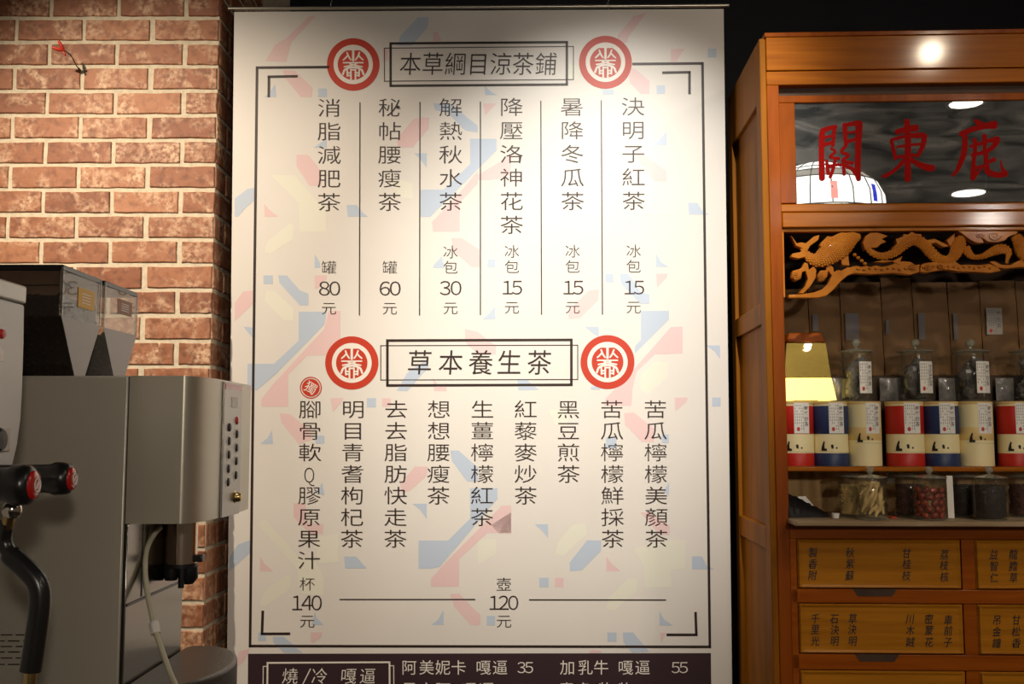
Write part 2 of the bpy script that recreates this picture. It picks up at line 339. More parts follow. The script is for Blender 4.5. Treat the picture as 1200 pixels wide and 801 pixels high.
# bricks: pitch from the photo
PW = .1935; PH = .0716; JT = .0125
ref = onY(172, 50, COLY)       # a bed joint height (top row 2 bottom)
def brick_mesh(w, h, d, seed):
    rnd = random.Random(seed); j = lambda: rnd.uniform(-.0012,.0012); c = .0020
    nx, nz = 5, 2
    pts = []
    for i in range(nx+1): pts.append((-w/2+w*i/nx, -h/2))
    for i in range(1,nz+1): pts.append((w/2, -h/2+h*i/nz))
    for i in range(1,nx+1): pts.append((w/2-w*i/nx, h/2))
    for i in range(1,nz): pts.append((-w/2, h/2-h*i/nz))
    pts = [(x+j(), z+j()) for x,z in pts]; n = len(pts)
    back = [(x,0,z) for x,z in pts]; mid = [(x,-d+c*.8,z) for x,z in pts]
    fr = [(x*(1-2*c/w), -d+rnd.uniform(-.0006,.0006), z*(1-2*c/h)) for x,z in pts]
    vs = back+mid+fr; fs = [(k*n+i, k*n+(i+1)%n, (k+1)*n+(i+1)%n, (k+1)*n+i) for k in (0,1) for i in range(n)]+[tuple(range(2*n,3*n))]
    me = bpy.data.meshes.new('brick'); me.from_pydata(vs, [], fs); me.materials.append(M['brick']); return me
full = [brick_mesh(PW-JT, PH-JT, .0045, s) for s in range(6)]
half = [brick_mesh(PW/2-JT*.6, PH-JT, .0045, 20+s) for s in range(4)]
z0 = ref.z; nb = 0
for r in range(-6, 33):
    zc = z0 - (r-1)*PH - PH/2 + .0
    if zc > CEIL-.04 or zc < .55: continue
    odd = (r % 2 == 1)
    # front face, from the corner leftwards
    x = CXW
    widths = ([PW/2] if odd else []) + [PW]*5
    for w in widths:
        xc = x - w/2 - (JT/2 if x != CXW else JT*.1)+ JT/2*0
        o = link('brick', random.choice(half if w < PW*.9 else full), wl, (x-w/2+ (JT*.35 if x==CXW else 0), COLY, zc + random.uniform(-.0008,.0008)))
        o.rotation_euler = (random.uniform(-.004,.004), random.uniform(-.004,.004), random.uniform(-.004,.004)); nb += 1
        x -= w
    # side face (faces +x)
    y = COLY
    for w in ([PW, PW] if odd else [PW/2, PW, PW]):
        o = link('brick', random.choice(half if w < PW*.9 else full), wl, (CXW, y+w/2-(JT*.35 if y==COLY else 0), zc))
        o.rotation_euler = (0, 0, math.pi/2); nb += 1
        y += w

# ================================================================== BANNER
ba, bt = math.radians(1.2), math.radians(2.5)       # right edge nearer, top leaning out
Rb = Matrix.Rotation(-ba, 3, 'Z') @ Matrix.Rotation(bt, 3, 'X')
Bn = Rb @ Vector((0,-1,0))
Bo = onY(561, 400, 2.90)
ban = thing('menu_banner', 'tall hanging cream drinks menu banner with black characters and red round emblems', 'banner', Bo, Rb.to_euler())
Rbi = Rb.inverted()
def bl(px, py, off=0.0):
    p = Rbi @ (hit(px, py, Bo, Bn) - Bo)
    return Vector((p.x, -off, p.z))
def layer(off): return lambda x, y: bl(x, y, off)
TL, TR, BL_, BR_ = bl(274.5,14), bl(848,10.5), bl(264,960), bl(860,960)
sh = MB(); nx, nz = 16, 24
for j in range(nz+1):
    for i in range(nx+1):
        a = TL.lerp(TR, i/nx); b = BL_.lerp(BR_, i/nx); p = a.lerp(b, j/nz); sh.v.append((p.x, 0, p.z))
sh.f = [(j*(nx+1)+i, (j+1)*(nx+1)+i, (j+1)*(nx+1)+i+1, j*(nx+1)+i+1) for j in range(nz) for i in range(nx)]
obj('sheet', sh, M['sheet'], ban)
L1, L2, L3 = layer(.0004), layer(.0008), layer(.0011)
# pastel pattern: polygons given in local crops (ox, oy, scale)
def crop(ox, oy, s, polys): return [[(ox+x/s, oy+y/s) for x, y in p] for p in polys]
def sq(x0,y0,x1,y1): return [(x0,y0),(x1,y0),(x1,y1),(x0,y1)]
PINK = crop(260,0,4,[[(410,75),(300,180),(250,210),(205,285),(300,290),(325,200),(440,75)],[(285,330),(340,330),(425,410),(420,455),(370,455),(300,370)],
  [(350,725),(405,725),(465,800),(465,870),(410,870),(350,780)],[(970,550),(970,600),(895,690),(825,690),(820,650),(900,555)],[(755,225),(780,225),(780,285),(755,285)],[(990,150),(1015,150),(1030,195),(990,195)]]) \
 + crop(260,200,4,[[(198,155),(225,185),(265,215),(200,215)],[(1200,0),(1200,60),(1115,150),(1115,285),(990,285),(985,240),(1100,120)],[(1075,315),(1125,315),(1210,370),(1210,450),(1170,450),(1085,375)],
  [(435,490),(490,490),(490,505),(450,550),(435,555)],[(60,620),(100,565),(150,560),(150,620),(60,705)]]) \
 + crop(260,380,4,[[(555,-65),(555,90),(540,145),(400,145),(310,235),(310,385),(185,385),(185,350),(240,280),(480,20),(500,-62)],[(270,415),(320,420),(420,500),(420,540),(360,560),(280,460)],
  [(510,345),(570,345),(560,365),(520,410)],sq(752,345,792,385),[(990,250),(1010,280),(1050,290),(1055,312),(995,312)],[(845,790),(835,745),(905,665),(965,665),(960,710),(885,775)],[(1140,20),(1200,35),(1285,100),(1285,140),(1200,140),(1140,80)]]) \
 + crop(330,430,3.204,[[(45,510),(90,510),(90,580),(155,590),(155,625),(110,625),(60,580),(45,560)]]) \
 + crop(0,0,1,[[(599,592),(599,624),(571,624),(538,655),(538,687),(505,687),(505,678),(521,660),(588,592)],[(600,180),(598,204),(582,210),(560,211),(560,205),(585,190)]]) \
 + crop(260,600,3.985,[[(178,205),(200,240),(240,275),(178,275)],[(1065,380),(1110,380),(1196,470),(1196,530),(1160,525),(1085,440)],[(415,560),(470,560),(465,580),(430,608),(415,605)],[(80,650),(130,635),(122,660),(100,700),(60,730)]]) \
 + crop(560,0,4,[[(790,60),(705,175),(700,200),(655,200),(655,165),(730,75)],[(905,230),(970,228),(930,290),(905,290)],[(705,320),(740,325),(805,380),(805,440),(765,440),(715,390)],[(25,485),(85,485),(35,540)],[(740,730),(770,720),(885,800),(885,850),(830,850)]]) \
 + crop(560,200,4,[[(835,482),(890,482),(885,500),(840,548)],[(520,560),(568,555),(565,605),(480,690),(425,695),(425,655)]]) \
 + crop(560,380,4,[[(960,10),(960,135),(830,140),(745,220),(725,300),(720,380),(590,380),(600,345),(735,205),(905,12)],[(922,342),(985,342),(975,365),(925,408)],[(685,415),(730,412),(830,490),(825,550),(770,550),(690,470)]]) \
 + crop(560,600,3.985,[[(600,205),(625,240),(668,275),(600,275)],sq(360,305,400,350),[(760,0),(800,0),(895,60),(895,105),(850,105)],[(850,560),(880,562),(855,612)],[(530,640),(575,645),(575,655),(515,658)],[(0,465),(12,480),(12,525),(0,525)],[(155,0),(155,100),(100,100),(60,60)]])
BLUE = crop(260,0,4,[[(970,80),(920,80),(835,170),(825,215),(890,215),(965,130)],sq(452,415,492,455),[(250,395),(255,455),(200,455),(225,430)],[(990,485),(1070,485),(1200,590),(1200,620),(1140,610),(1060,530),(1000,515)],[(900,718),(960,718),(960,785),(930,745)],[(430,692),(490,650),(490,692)]]) \
 + crop(0,0,1,[[(551,162.5),(582,162.5),(582,176),(504,254),(493,254),(493,222),(520,222),(551,192)],[(350,365),(382.5,365),(380,380),(322,439),(301,457),(290,457),(290,426),(321,426),(350,399)],[(551,571.5),(583,571.5),(583,584),(515,664),(505,666),(490.5,666),(490.5,633),(525,633),(551,607)],[(751,364),(784,364),(784,374),(744,414),(744,405),(751,398)]]) \
 + crop(260,200,4,[[(60,215),(75,215),(110,175),(150,140),(150,80),(120,85),(60,130)],[(585,160),(632,160),(660,195),(685,215),(590,215)],[(435,390),(460,430),(460,455),(435,455)],sq(195,490,238,530),[(265,490),(305,490),(365,560),(405,575),(405,630),(365,630),(270,525)],[(100,730),(150,735),(150,790)],[(990,445),(1030,400),(1045,455),(990,455)]]) \
 + crop(260,380,4,[sq(440,520,480,558),[(235,495),(240,560),(180,560),(215,530)],sq(680,345,722,388),[(820,310),(870,225),(960,165),(970,200),(915,260),(870,312)],[(1070,590),(1110,590),(1200,670),(1200,735),(1150,735),(1080,640)],[(470,740),(480,800),(440,790)]]) \
 + crop(330,430,3.204,[[(235,710),(280,710),(320,755),(238,755)],[(490,512),(545,512),(545,570),(520,535)]]) \
 + crop(260,600,3.985,[[(130,130),(130,190),(35,275),(35,210),(75,150)],[(1035,455),(1035,525),(978,525),(1010,500)],[(240,580),(290,580),(375,655),(290,655),(240,605)],sq(170,560,205,600),[(435,465),(440,490),(475,525),(420,525)]]) \
 + crop(560,0,4,[sq(1078,228,1118,270),sq(838,400,878,440),sq(585,420,638,442),[(885,615),(885,680),(815,682),(850,655)],[(30,400),(55,425),(90,445),(35,445)]]) \
 + crop(560,200,4,[[(985,150),(1030,150),(1050,185),(1085,205),(990,205)],sq(45,415,82,452),[(835,385),(860,430),(895,450),(835,450)],sq(597,482,635,522),[(665,482),(705,482),(765,570),(805,580),(805,622),(760,622),(670,525)],[(80,635),(83,695),(20,697),(50,670)],[(500,730),(567,730),(567,780),(545,765)]]) \
 + crop(560,380,4,[[(1070,98),(1135,98),(1135,160),(1110,125)],sq(1098,342,1138,384),[(185,255),(225,255),(285,305),(190,308)],sq(530,290,575,305),sq(600,530,650,580),sq(862,515,895,555),[(870,780),(895,740),(895,800)]]) \
 + crop(560,600,3.985,[[(265,55),(328,55),(328,120),(300,85)],[(575,130),(575,180),(485,270),(430,275),(428,235),(510,130)],sq(287,305,330,350),[(1000,205),(1045,205),(1070,250),(1105,265),(1000,265)],[(848,460),(870,500),(910,528),(848,528)],sq(605,560,647,603),[(677,560),(725,560),(800,650),(720,655),(680,605)],sq(42,483,80,527)])
CREAM = crop(260,200,4,[[(340,20),(470,170),(490,170),(490,285),(365,285),(360,150),(230,20)],[(320,245),(340,260),(330,320),(230,390),(200,380),(215,330)],[(210,560),(250,565),(335,645),(335,700),(290,700),(200,610)],[(800,30),(895,60),(895,130),(850,130),(790,70)]]) \
 + crop(260,600,3.985,[[(200,30),(350,200),(440,230),(475,300),(475,390),(370,380),(350,260),(170,60)],[(300,290),(325,300),(320,360),(200,440),(175,430),(200,370)],[(440,115),(545,100),(545,230),(450,240)]]) \
 + crop(560,600,3.985,[[(500,50),(510,100),(400,200),(360,195),(375,140),(440,60)],[(730,170),(870,130),(970,130),(970,260),(900,270),(905,350),(780,350),(775,250)],[(700,310),(745,310),(740,370),(640,455),(600,450),(610,400)],[(0,130),(85,125),(85,190),(0,245)]]) \
 + crop(560,0,4,[[(880,880),(940,880),(940,1010),(770,1010),(770,900)],[(430,300),(480,310),(470,380),(420,370)]]) \
 + crop(560,380,4,[[(830,170),(890,180),(890,250),(790,330),(760,300),(765,240)],[(330,400),(420,400),(420,470),(360,470)]])
def prints(name, polys, m, fn):
    for p in polys: obj(name, MB().add([fn(x,y) for x,y in p], [tuple(range(len(p)))]), m, ban)
prints('pattern_shape', CREAM, M['cream'], layer(.0002)); prints('pattern_shape', PINK, M['pink'], layer(.0003)); prints('pattern_shape', BLUE, M['blue'], L1)
obj('dark_band', MB().add([L1(x,y) for x,y in [(290.8,765.5),(833,764.8),(835,960),(289,960)]], [(0,1,2,3)]), M['plum'], ban, label='dark plum band at the foot')
def lines(name, segs, m=None, fn=None, label=None):
    mb = MB()
    for s in segs: seg2d(mb, *s, fn or L2)
    o = obj(name, mb, m or M['ink'], ban)
    if label: o['label'] = label
    return o
lines('frame_line', [(300,79.3,386,78.6,3),(741,75,824.5,74.3,3),(301.3,78,293,758,3),(823.2,73,831.8,759,3),(291.7,756.4,833,757.4,3)], label='large black outline frame')
lines('corner_bracket', [(313.6,90,348.8,89.4,3),(315.2,89,315,114,3)])
lines('corner_bracket', [(776,85.2,809.5,84.6,3),(808,84,808,110.5,3)])
lines('corner_bracket', [(308,715,307,743.5,3),(305.6,742.2,340,742,3)])
lines('corner_bracket', [(815,716.5,816,744.5,3),(781,743.3,817.5,743.3,3)])
for x0, x1, ya, yb in ((421.9,421.2,120,369.5),(492.2,491.7,119.5,369.5),(563,563,119,369),(633.8,634.6,118,368.5),(704.6,706,117.5,368.5)):
    lines('divider_line', [(x0,ya,x1,yb,1.3)])
lines('price_rule', [(398,702,557,702,1.5)]); lines('price_rule', [(620,702.4,780.5,702.6,1.5)])
def rect(x0,y0,x1,y1,w,dy=0):
    h = w/2
    return [(x0-h,y0,x1+h,y0+dy,w),(x0-h,y1,x1+h,y1+dy,w),(x0,y0,x0,y1,w),(x1,y0+dy,x1,y1+dy,w)]
lines('title_frame', rect(457.8,51,664.3,100.6,2.8,-1.6)+rect(450.6,56.5,672,95.2,1.0,-2))
lines('title_frame', rect(454,398.8,669.6,451.4,3.0,-.8)+rect(446.2,404.8,677,445,1.0,-.6))
lines('title_frame', [(312.5,776.2,457.5,775.4,2),(313.6,776,313,830,2),(456.5,775,456.8,830,2),(308.4,780.3,313,780.2,1),(308.6,780,308,830,1),(457,779.6,462,779.5,1),(461.4,779.5,461.8,830,1)], M['pwhite'], label='pale double box in the dark band')
def title(chars, xs, y, w, h, off=-.004, m=None):
    mb = MB()
    for c, x in zip(chars, xs): text_em(mb, c, x, y, w, h, L3, off, shear=.06)
    o = obj('title_text', mb, m or M['ink'], ban); o['label'] = 'title reading ' + chars; return o
title('本草綱目涼茶鋪', (481,507.3,534,560.5,587,613,640), 74.8, 26.5, 28.5)
title('草本養生茶', (492,528.3,563.5,597,632), 424.3, 30, 31, -.002)
mb = MB()
for c, x in zip('燒冷嘎逼', (340,374.5,408.5,431)): text_em(mb, c, x, 791.5, 19.5, 20, L3, -.004, shear=.08)
seg2d(mb, 364, 783, 355, 801, 1.2, L3); obj('title_text', mb, M['pwhite'], ban, label='pale title reading 燒/冷 嘎逼')
def column(chars, x, y0, pitch, w=29, h=23.2, x1=None, off=-.007):
    mb = MB(); n = len(chars)
    for i, c in enumerate(chars):
        xx = x + ((x1-x)*i/max(1,n-1) if x1 is not None else 0)
        if c == 'Q': text_em(mb, FW['Q'], xx-.5, y0+i*pitch+1, 17, 24, L3, -.014)
        else: text_em(mb, c, xx, y0+i*pitch, w, h, L3, off)
    o = obj('menu_text', mb, M['ink'], ban); o['label'] = 'column of characters reading ' + chars
for chars, x, x1, y in (('消脂減肥茶',385.9,385.5,126.3),('秘帖腰瘦茶',457,456.6,126),('解熱秋水茶',528.2,528.2,125.7),('降壓洛神花茶',599.4,599.6,125.2),('暑降冬瓜茶',670.3,671,125),('決明子紅茶',741.7,742.6,124.7)):
    column(chars, x, y, 27.6, x1=x1)
for chars, x, x1 in (('腳骨軟Q膠原果汁',363.6,362),('明目青耆枸杞茶',413.9,412.3),('去去脂肪快走茶',464.3,463.3),('想想腰瘦茶',514.5,513.8),('生薑檸檬紅茶',565.3,564.8),('紅藜麥炒茶',616,616),('黑豆煎茶',666,666.2),('苦瓜檸檬鮮採茶',717,718),('苦瓜檸檬美顏茶',768,769.3)):
    column(chars, x, 479.2, 25.25, x1=x1, w=28.5, h=22.8)
def price(unit, num, x, yu, box, ye, sz=18.5):
    mb = MB()
    for i, c in enumerate(unit): text_em(mb, c, x, yu+i*18, sz, sz*.9, L3, -.010)
    num_text(mb, num, *box, L3)
    text_em(mb, '元', x, ye, sz, sz*.88, L3, -.010)
    obj('price_text', mb, M['ink'], ban, label='price reading %s %s 元' % (unit, num))
price('罐','80',385.5,313,(374,329,398.4,345.5),361); price('罐','60',456.8,313,(444.8,329,469.3,345.5),361)
price('冰包','30',528,295,(515.8,328.5,540.7,345),360.6); price('冰包','15',599.8,294.3,(589,328,612,344.3),360)
price('冰包','15',671,294,(660.3,328,683.7,344.3),359.8); price('冰包','15',742.5,293.8,(731.8,328,755,344.2),359.6)
price('杯','140',360,683.7,(342.5,696.5,376.8,714),727.3,19); price('壺','120',590.5,684,(573.6,696.8,607,713.5),727.3,19)
def row(items, y, nums):
    for chars, xs in items:
        mb = MB()
        for c, x in zip(chars, xs): text_em(mb, c, x, y, 18.5, 18.5, L3, -.002)
        for n_, a, b in nums.get(chars, ()): num_text(mb, n_, a, y-6.8, b, y+6.2, L3)
        obj('menu_text', mb, M['pwhite'], ban, label='pale menu line reading ' + chars)
row([('阿美妮卡嘎逼',(479.5,500,519,537.5,566.5,586)),('加乳牛嘎逼',(665,686,704.5,733,753))], 781.5, {'阿美妮卡嘎逼':[('35',606.8,624.8)],'加乳牛嘎逼':[('55',787.3,806)]})
row([('黑卡阿嘎逼',(480,500,519,549,570)),('青色牧牧',(664,686,710,733))], 807.5, {'黑卡阿嘎逼':[('35',607,625)],'青色牧牧':[('60',787.3,806)]})
def disc(mb, cx, cy, r, fn, n=48, r2=None):
    ring = [fn(cx+r*math.cos(6.28318*k/n), cy+r*math.sin(6.28318*k/n)) for k in range(n)]
    if r2 is None: mb.add(ring, [tuple(range(n))])
    else:
        ring += [fn(cx+r2*math.cos(6.28318*k/n), cy+r2*math.sin(6.28318*k/n)) for k in range(n)]
        mb.add(ring, [(k,(k+1)%n,(k+1)%n+n,k+n) for k in range(n)])
def emblem(cx, cy, r):
    mb = MB(); disc(mb, cx, cy, r, L2); e = obj('round_emblem', mb, M['red'], ban)
    k = r/31.0; mb = MB(); disc(mb, cx, cy, 23.2*k, L3, r2=18.3*k)
    q = lambda x, y, w: (cx+x*k*1.10, cy+y*k*1.06, w*k*1.25)
    S_ = lambda *p: stroke(mb, [q(*a) for a in p], L3)
    # upper sign
    S_((-8.5,-16.6,1.6),(8.5,-16.6,1.6)); S_((0,-16,2.2),(0,-4.5,2.2))
    for s in (-1,1):
        S_((s*6.6,-13.2,1.5),(s*4.9,-8.6,1.6),(s*2.6,-5.2,1.4)); S_((s*6.2,-9.6,1.4),(s*8.2,-7.2,1.5),(s*10.6,-5.0,1.3))
    S_((-10.5,-1.9,1.3),(10.5,-1.9,1.3))
    # lower sign
    S_((-9.5,2.6,1.4),(-4.5,1.6,1.4),(3.5,-.6,1.2)); S_((9.5,2.6,1.4),(4.5,1.6,1.4),(-3.5,-.6,1.2))
    S_((-11,11,1.9),(-9,6,2),(-4,3.6,2),(0,3.1,2),(4,3.6,2),(9,6,2),(11,11,1.9))
    S_((-6.5,6.3,1.6),(-6.2,13,1.6)); S_((6.5,6.3,1.6),(6.2,13,1.6)); S_((-6.5,9.4,1.4),(-2.6,9.4,1.4)); S_((2.6,9.4,1.4),(6.5,9.4,1.4))
    S_((-6.3,12.3,1.4),(-3,12.3,1.4)); S_((3,12.3,1.4),(6.3,12.3,1.4)); S_((-2.4,5.6,1.5),(-2.4,17,1.6)); S_((2.4,5.6,1.5),(2.4,17,1.6)); S_((-2.2,6,1.4),(2.2,6,1.4))
    obj('emblem_sign', mb, M['pwhite'], e)
for c in ((414,75.6,30.8),(709.5,73,31),(412.3,425,31.2),(711.9,424,31.6)): emblem(*c)
mb = MB(); disc(mb, 364.3, 454, 12.8, L2, r2=11.6); disc(mb, 364.3, 454, 10.4, L2)
e = obj('round_emblem', mb, M['red'], ban, label='small red round emblem above the first column')
mb = MB(); text_em(mb, '獨', 364.3, 454, 14.5, 14.5, L3, 0, rot=.55); obj('emblem_sign', mb, M['pwhite'], e)
rl, rr = bl(268,12.2), bl(854,8.3); up = .004
mb = MB(); mb.tube([(rl.x,-.002,rl.z+up),(rr.x,-.002,rr.z+up)], .0055, 12); obj('top_rod', mb, M['alu'], ban, smooth=40)
mb = MB(); bb0, bb1 = bl(262,962), bl(862,962); mb.tube([(bb0.x,0,bb0.z),(bb1.x,0,bb1.z)], .007, 12); obj('bottom_rod', mb, M['alu'], ban, smooth=40)
for px in (390, 714):
    h = bl(px, 8); mb = MB()
    mb.tube([(h.x,.004,h.z-.006),(h.x-.006,-.004,h.z+.004),(h.x-.002,-.003,h.z+.018),(h.x+.004,0,h.z+.028),(h.x,0,h.z+.05)], .0016, 8)
    zt = CEIL-Bo.z-.0
    for k in range(30):
        z = h.z+.05+k*.018
        if Bo.z+z > CEIL-.02: break
        mb.lathe([(.004,-.009),(.0055,0),(.004,.009)], (h.x,(.0 - (z-h.z)*math.tan(bt)),z), 6)
    obj('hook', mb, M['wire'], ban, smooth=60)

# ================================================================== CABINET
cab = thing('medicine_cabinet', 'tall varnished wooden herbal medicine cabinet with carved panel and lettered drawers', 'cabinet', O, (0,0,-ca))
def cf(px, py, v=0.0):
    p = hit(px, py, O+vy*v, vy) - O
    return p.dot(ux), p.z
def cw(u, v, z): return O + ux*u + vy*v + Vector((0,0,z))
U = lambda px, py=500, v=0.0: cf(px, py, v)[0]
Z = lambda py, px=1060, v=0.0: cf(px, py, v)[1]
CWD, CDP = 1.22, .47
ZT = Z(42); zcb = Z(81); zrb = Z(97.5)
def part(name, mb, m, parent=cab, bevel=.002, **k): return obj(name, mb, m, parent, bevel=bevel, **k)
uo = U(922.5, 430); ud = U(913.6, 110)
# frame
part('crown_board', MB().box(0,CWD,-.004,.05,zcb,ZT), M['wood'])
part('top_board', MB().box(-.004,CWD+.004,-.006,CDP,ZT,ZT+.012), M['woodr'])
part('upper_rail', MB().box(0,CWD,0,.05,zrb,zcb-.001), M['wood'])
part('post', MB().box(.0,uo-.004,.0,.045,.04,zrb), M['woodr'])
part('post', MB().box(CWD-uo,CWD,.0,.045,.04,zrb), M['woodr'])
# side: stiles, rails, panels (facing -x)
def side(u0, u1, tagp):
    part('side_stile', MB().box(u0,u1,.002,.055,.04,ZT), M['woodp'], bevel=.003)
    part('side_stile', MB().box(u0,u1,CDP-.055,CDP,.04,ZT), M['woodp'])
    RZ = [(Z(116,900),ZT),(Z(377,900),Z(352,900)),(Z(646,900),Z(619,900)),(.72,.80),(.04,.14)]
    for za, zb in RZ:
        part('side_rail', MB().box(u0,u1,.055,CDP-.055,za,zb), M['woodp'])
    for za, zb in ((RZ[1][1],RZ[0][0]),(RZ[2][1],RZ[1][0]),(RZ[3][1],RZ[2][0]),(RZ[4][1],RZ[3][0])):
        part('side_panel', MB().box(u0+(.010 if tagp else .004),u1-(.004 if tagp else .010),.05,CDP-.05,za-.005,zb+.005), M['woodp'], bevel=0)
side(-.016, .0, True); side(CWD, CWD+.016, False)
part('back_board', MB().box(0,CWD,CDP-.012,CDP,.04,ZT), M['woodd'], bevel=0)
part('foot', MB().box(0,.06,.01,.07,0,.04), M['woodr']); part('foot', MB().box(CWD-.06,CWD,.01,.07,0,.04), M['woodr'])
part('foot', MB().box(0,.06,CDP-.07,CDP,0,.04), M['woodr']); part('foot', MB().box(CWD-.06,CWD,CDP-.07,CDP,0,.04), M['woodr'])
# mirror window
VG = .022
gz0, gz1 = Z(237.5,1060,VG), Z(119.5,1060,VG); gu0 = U(932,180,VG)
zr0 = Z(247.5); zr1 = Z(265.5); ztr = Z(237.5)
part('window_frame', MB().box(uo-.004,CWD-uo+.004,VG-.006,.045,gz1,Z(111,1060,VG)), M['woodr'])
part('window_frame', MB().box(uo-.004-.012,gu0,VG-.006,.045,gz0,gz1), M['woodr'])
part('window_frame', MB().box(CWD-gu0,CWD-uo+.004,VG-.006,.045,gz0,gz1), M['woodr'])
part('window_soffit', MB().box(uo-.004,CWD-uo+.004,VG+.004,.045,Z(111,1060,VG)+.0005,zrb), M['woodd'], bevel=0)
part('window_sill', MB().box(uo-.012,CWD-uo+.012,.002,.045,zr0,ztr), M['wood'], bevel=.004)
part('middle_rail', MB().box(uo-.0035,CWD-uo+.0035,-.002,.045,zr1,zr0-.0008), M['wood'], bevel=.003)
gl = part('mirror_glass', MB().box(gu0,CWD-gu0,VG,VG+.004,gz0,gz1), M['mirror'], bevel=0, label='dark smeared mirror glass with red painted characters')
fnA = lambda x, y: (lambda t: (t[0], VG-.0006, t[1]))(cf(x, y, VG))
def fc(ox, oy, s): return lambda x, y: fnA(ox+x/s, oy+y/s)
def strokes(lst, fn, k=1.0):
    mb = MB()
    for s in lst: stroke(mb, [(x,y,w*k) for x,y,w in s], fn)
    return mb
f1 = fc(1050,110,5.72)
part('red_character', strokes([[(535,180,26),(565,205,46)],[(438,268,34),(510,238,34),(600,215,40),(655,208,56)],[(462,285,34),(460,360,40),(445,430,38),(410,510,28),(378,548,16)],
  [(527,310,30),(530,360,28),(528,425,24)],[(500,352,18),(560,335,24),(620,315,26),(675,305,44)],[(678,312,40),(650,355,34),(610,385,24)],[(512,408,26),(560,398,24),(620,375,24)],[(592,285,34),(595,340,28),(592,405,24)],
  [(522,425,26),(518,490,32),(516,560,40)],[(520,500,18),(580,484,22)],[(520,560,28),(555,515,18),(580,485,10)],[(604,395,30),(604,460,34),(615,520,42),(670,542,38),(728,538,40)],[(735,530,30),(712,500,20),(700,440,5)],[(610,462,18),(655,440,32)]], f1), M['redsign'], gl, 0)
f2 = fc(860,0,3.08)
part('red_character', strokes([[(624,438,20),(628,500,22),(628,570,22),(627,645,24)],[(590,476,20),(625,466,20),(655,462,26)],[(568,508,12),(576,540,14),(582,572,12)],[(570,505,12),(620,492,14),(680,488,22)],[(688,492,20),(682,525,18),(664,562,14)],
  [(592,530,10),(630,524,10),(672,520,10)],[(582,568,12),(625,562,12),(665,560,12)],[(618,575,16),(590,605,14),(560,628,14),(540,636,14)],[(636,572,14),(665,592,20),(700,605,26),(715,606,24)]], f2), M['redsign'], gl, 0)
part('red_character', strokes([[(318,482,22),(316,560,20),(318,642,22)],[(320,472,20),(345,462,16),(366,458,16)],[(362,462,16),(360,495,14),(357,525,12)],[(325,496,10),(355,490,9)],[(325,522,14),(358,513,12)],
  [(400,452,18),(402,490,16),(404,524,14)],[(400,452,14),(430,446,16),(452,446,24)],[(452,448,26),(448,540,22),(447,620,22),(450,645,18)],[(405,480,8),(440,475,9)],[(405,512,14),(440,503,12)],
  [(352,536,10),(366,548,10),(346,566,10),(378,572,12)],[(404,526,12),(388,548,12),(414,560,12),(392,580,12),(426,588,14)],[(345,600,12),(385,594,10),(425,608,14),(440,628,14)],[(366,576,12),(358,610,12),(348,638,12)],[(395,590,12),(398,628,12)],[(335,580,10),(340,625,14)]], f2), M['redsign'], gl, 0)
# carved panel
VC = .012
cp = part('carved_panel', MB().box(uo-.006,CWD-uo+.006,VC-.004,.03,Z(269.5),zr1-.0005), M['carve'], bevel=.001)
part('panel_border', MB().box(uo-.006,U(925),VC-.003,.03,Z(347),Z(269.5)-.0003), M['carve'], cp, .001)
part('panel_border', MB().box(CWD-U(925),CWD-uo+.006,VC-.003,.03,Z(347),Z(269.5)-.0003), M['carve'], cp, .001)
def cpt(ox, oy, s): return lambda x, y: cf(ox+x/s, oy+y/s, VC)
gA = cpt(900,260,7.5); gB = cpt(1040,260,7.5)
def carve(name, polys, fn, y0=VC-.002, y1=.03, parent=cp, bevel=.0016):
    mb = MB()
    for p in polys: mb.prism([fn(*q) for q in p], y0+random.uniform(-.001,.001), y1)
    return part(name, mb, M['carve'], parent, bevel)
# scroll and waves under the animals
carve('carved_scroll', [[(180,640),(180,668),(440,668),(510,650),(570,600),(640,520),(700,470),(770,448),(760,400),(700,398),(640,430),(600,425),(570,460),(530,540),(480,590),(400,620),(300,635)]], gA)
carve('carved_leaf', [[(270,625),(330,560),(350,500),(330,430),(300,440),(290,500),(240,520),(205,490),(215,430),(270,415),(300,400),(320,355),(350,365),(360,420),(400,390),(425,420),(420,490),(370,570),(310,630)]], gA)
carve('carved_leaf', [[(500,590),(540,520),(560,470),(530,430),(520,480),(490,520),(445,520),(435,470),(460,425),(510,425),(515,385),(545,372),(575,400),(580,440),(620,420),(650,430),(600,500),(560,560)]], gA)
carve('carved_wave', [[(740,390),(780,385),(820,395),(860,385),(900,395),(950,380),(1000,395),(1060,382),(1120,360),(1180,345),(1250,350),(1300,380),(1330,370),(1330,440),(1250,465),(1100,450),(900,460),(760,452),(720,420)]], gA)
carve('carved_wave', [[(290,375),(340,360),(420,350),(500,350),(600,352),(640,380),(700,375),(800,380),(900,370),(960,400),(1000,430),(900,450),(760,440),(640,440),(520,420),(430,430),(330,450),(280,440)]], gB, VC-.003)
carve('carved_wave', [[(890,350),(940,345),(1000,378),(1080,378),(1150,340),(1260,310),(1900,340),(1900,430),(1300,400),(1150,400),(1040,412),(960,405)]], gB, VC-.004)
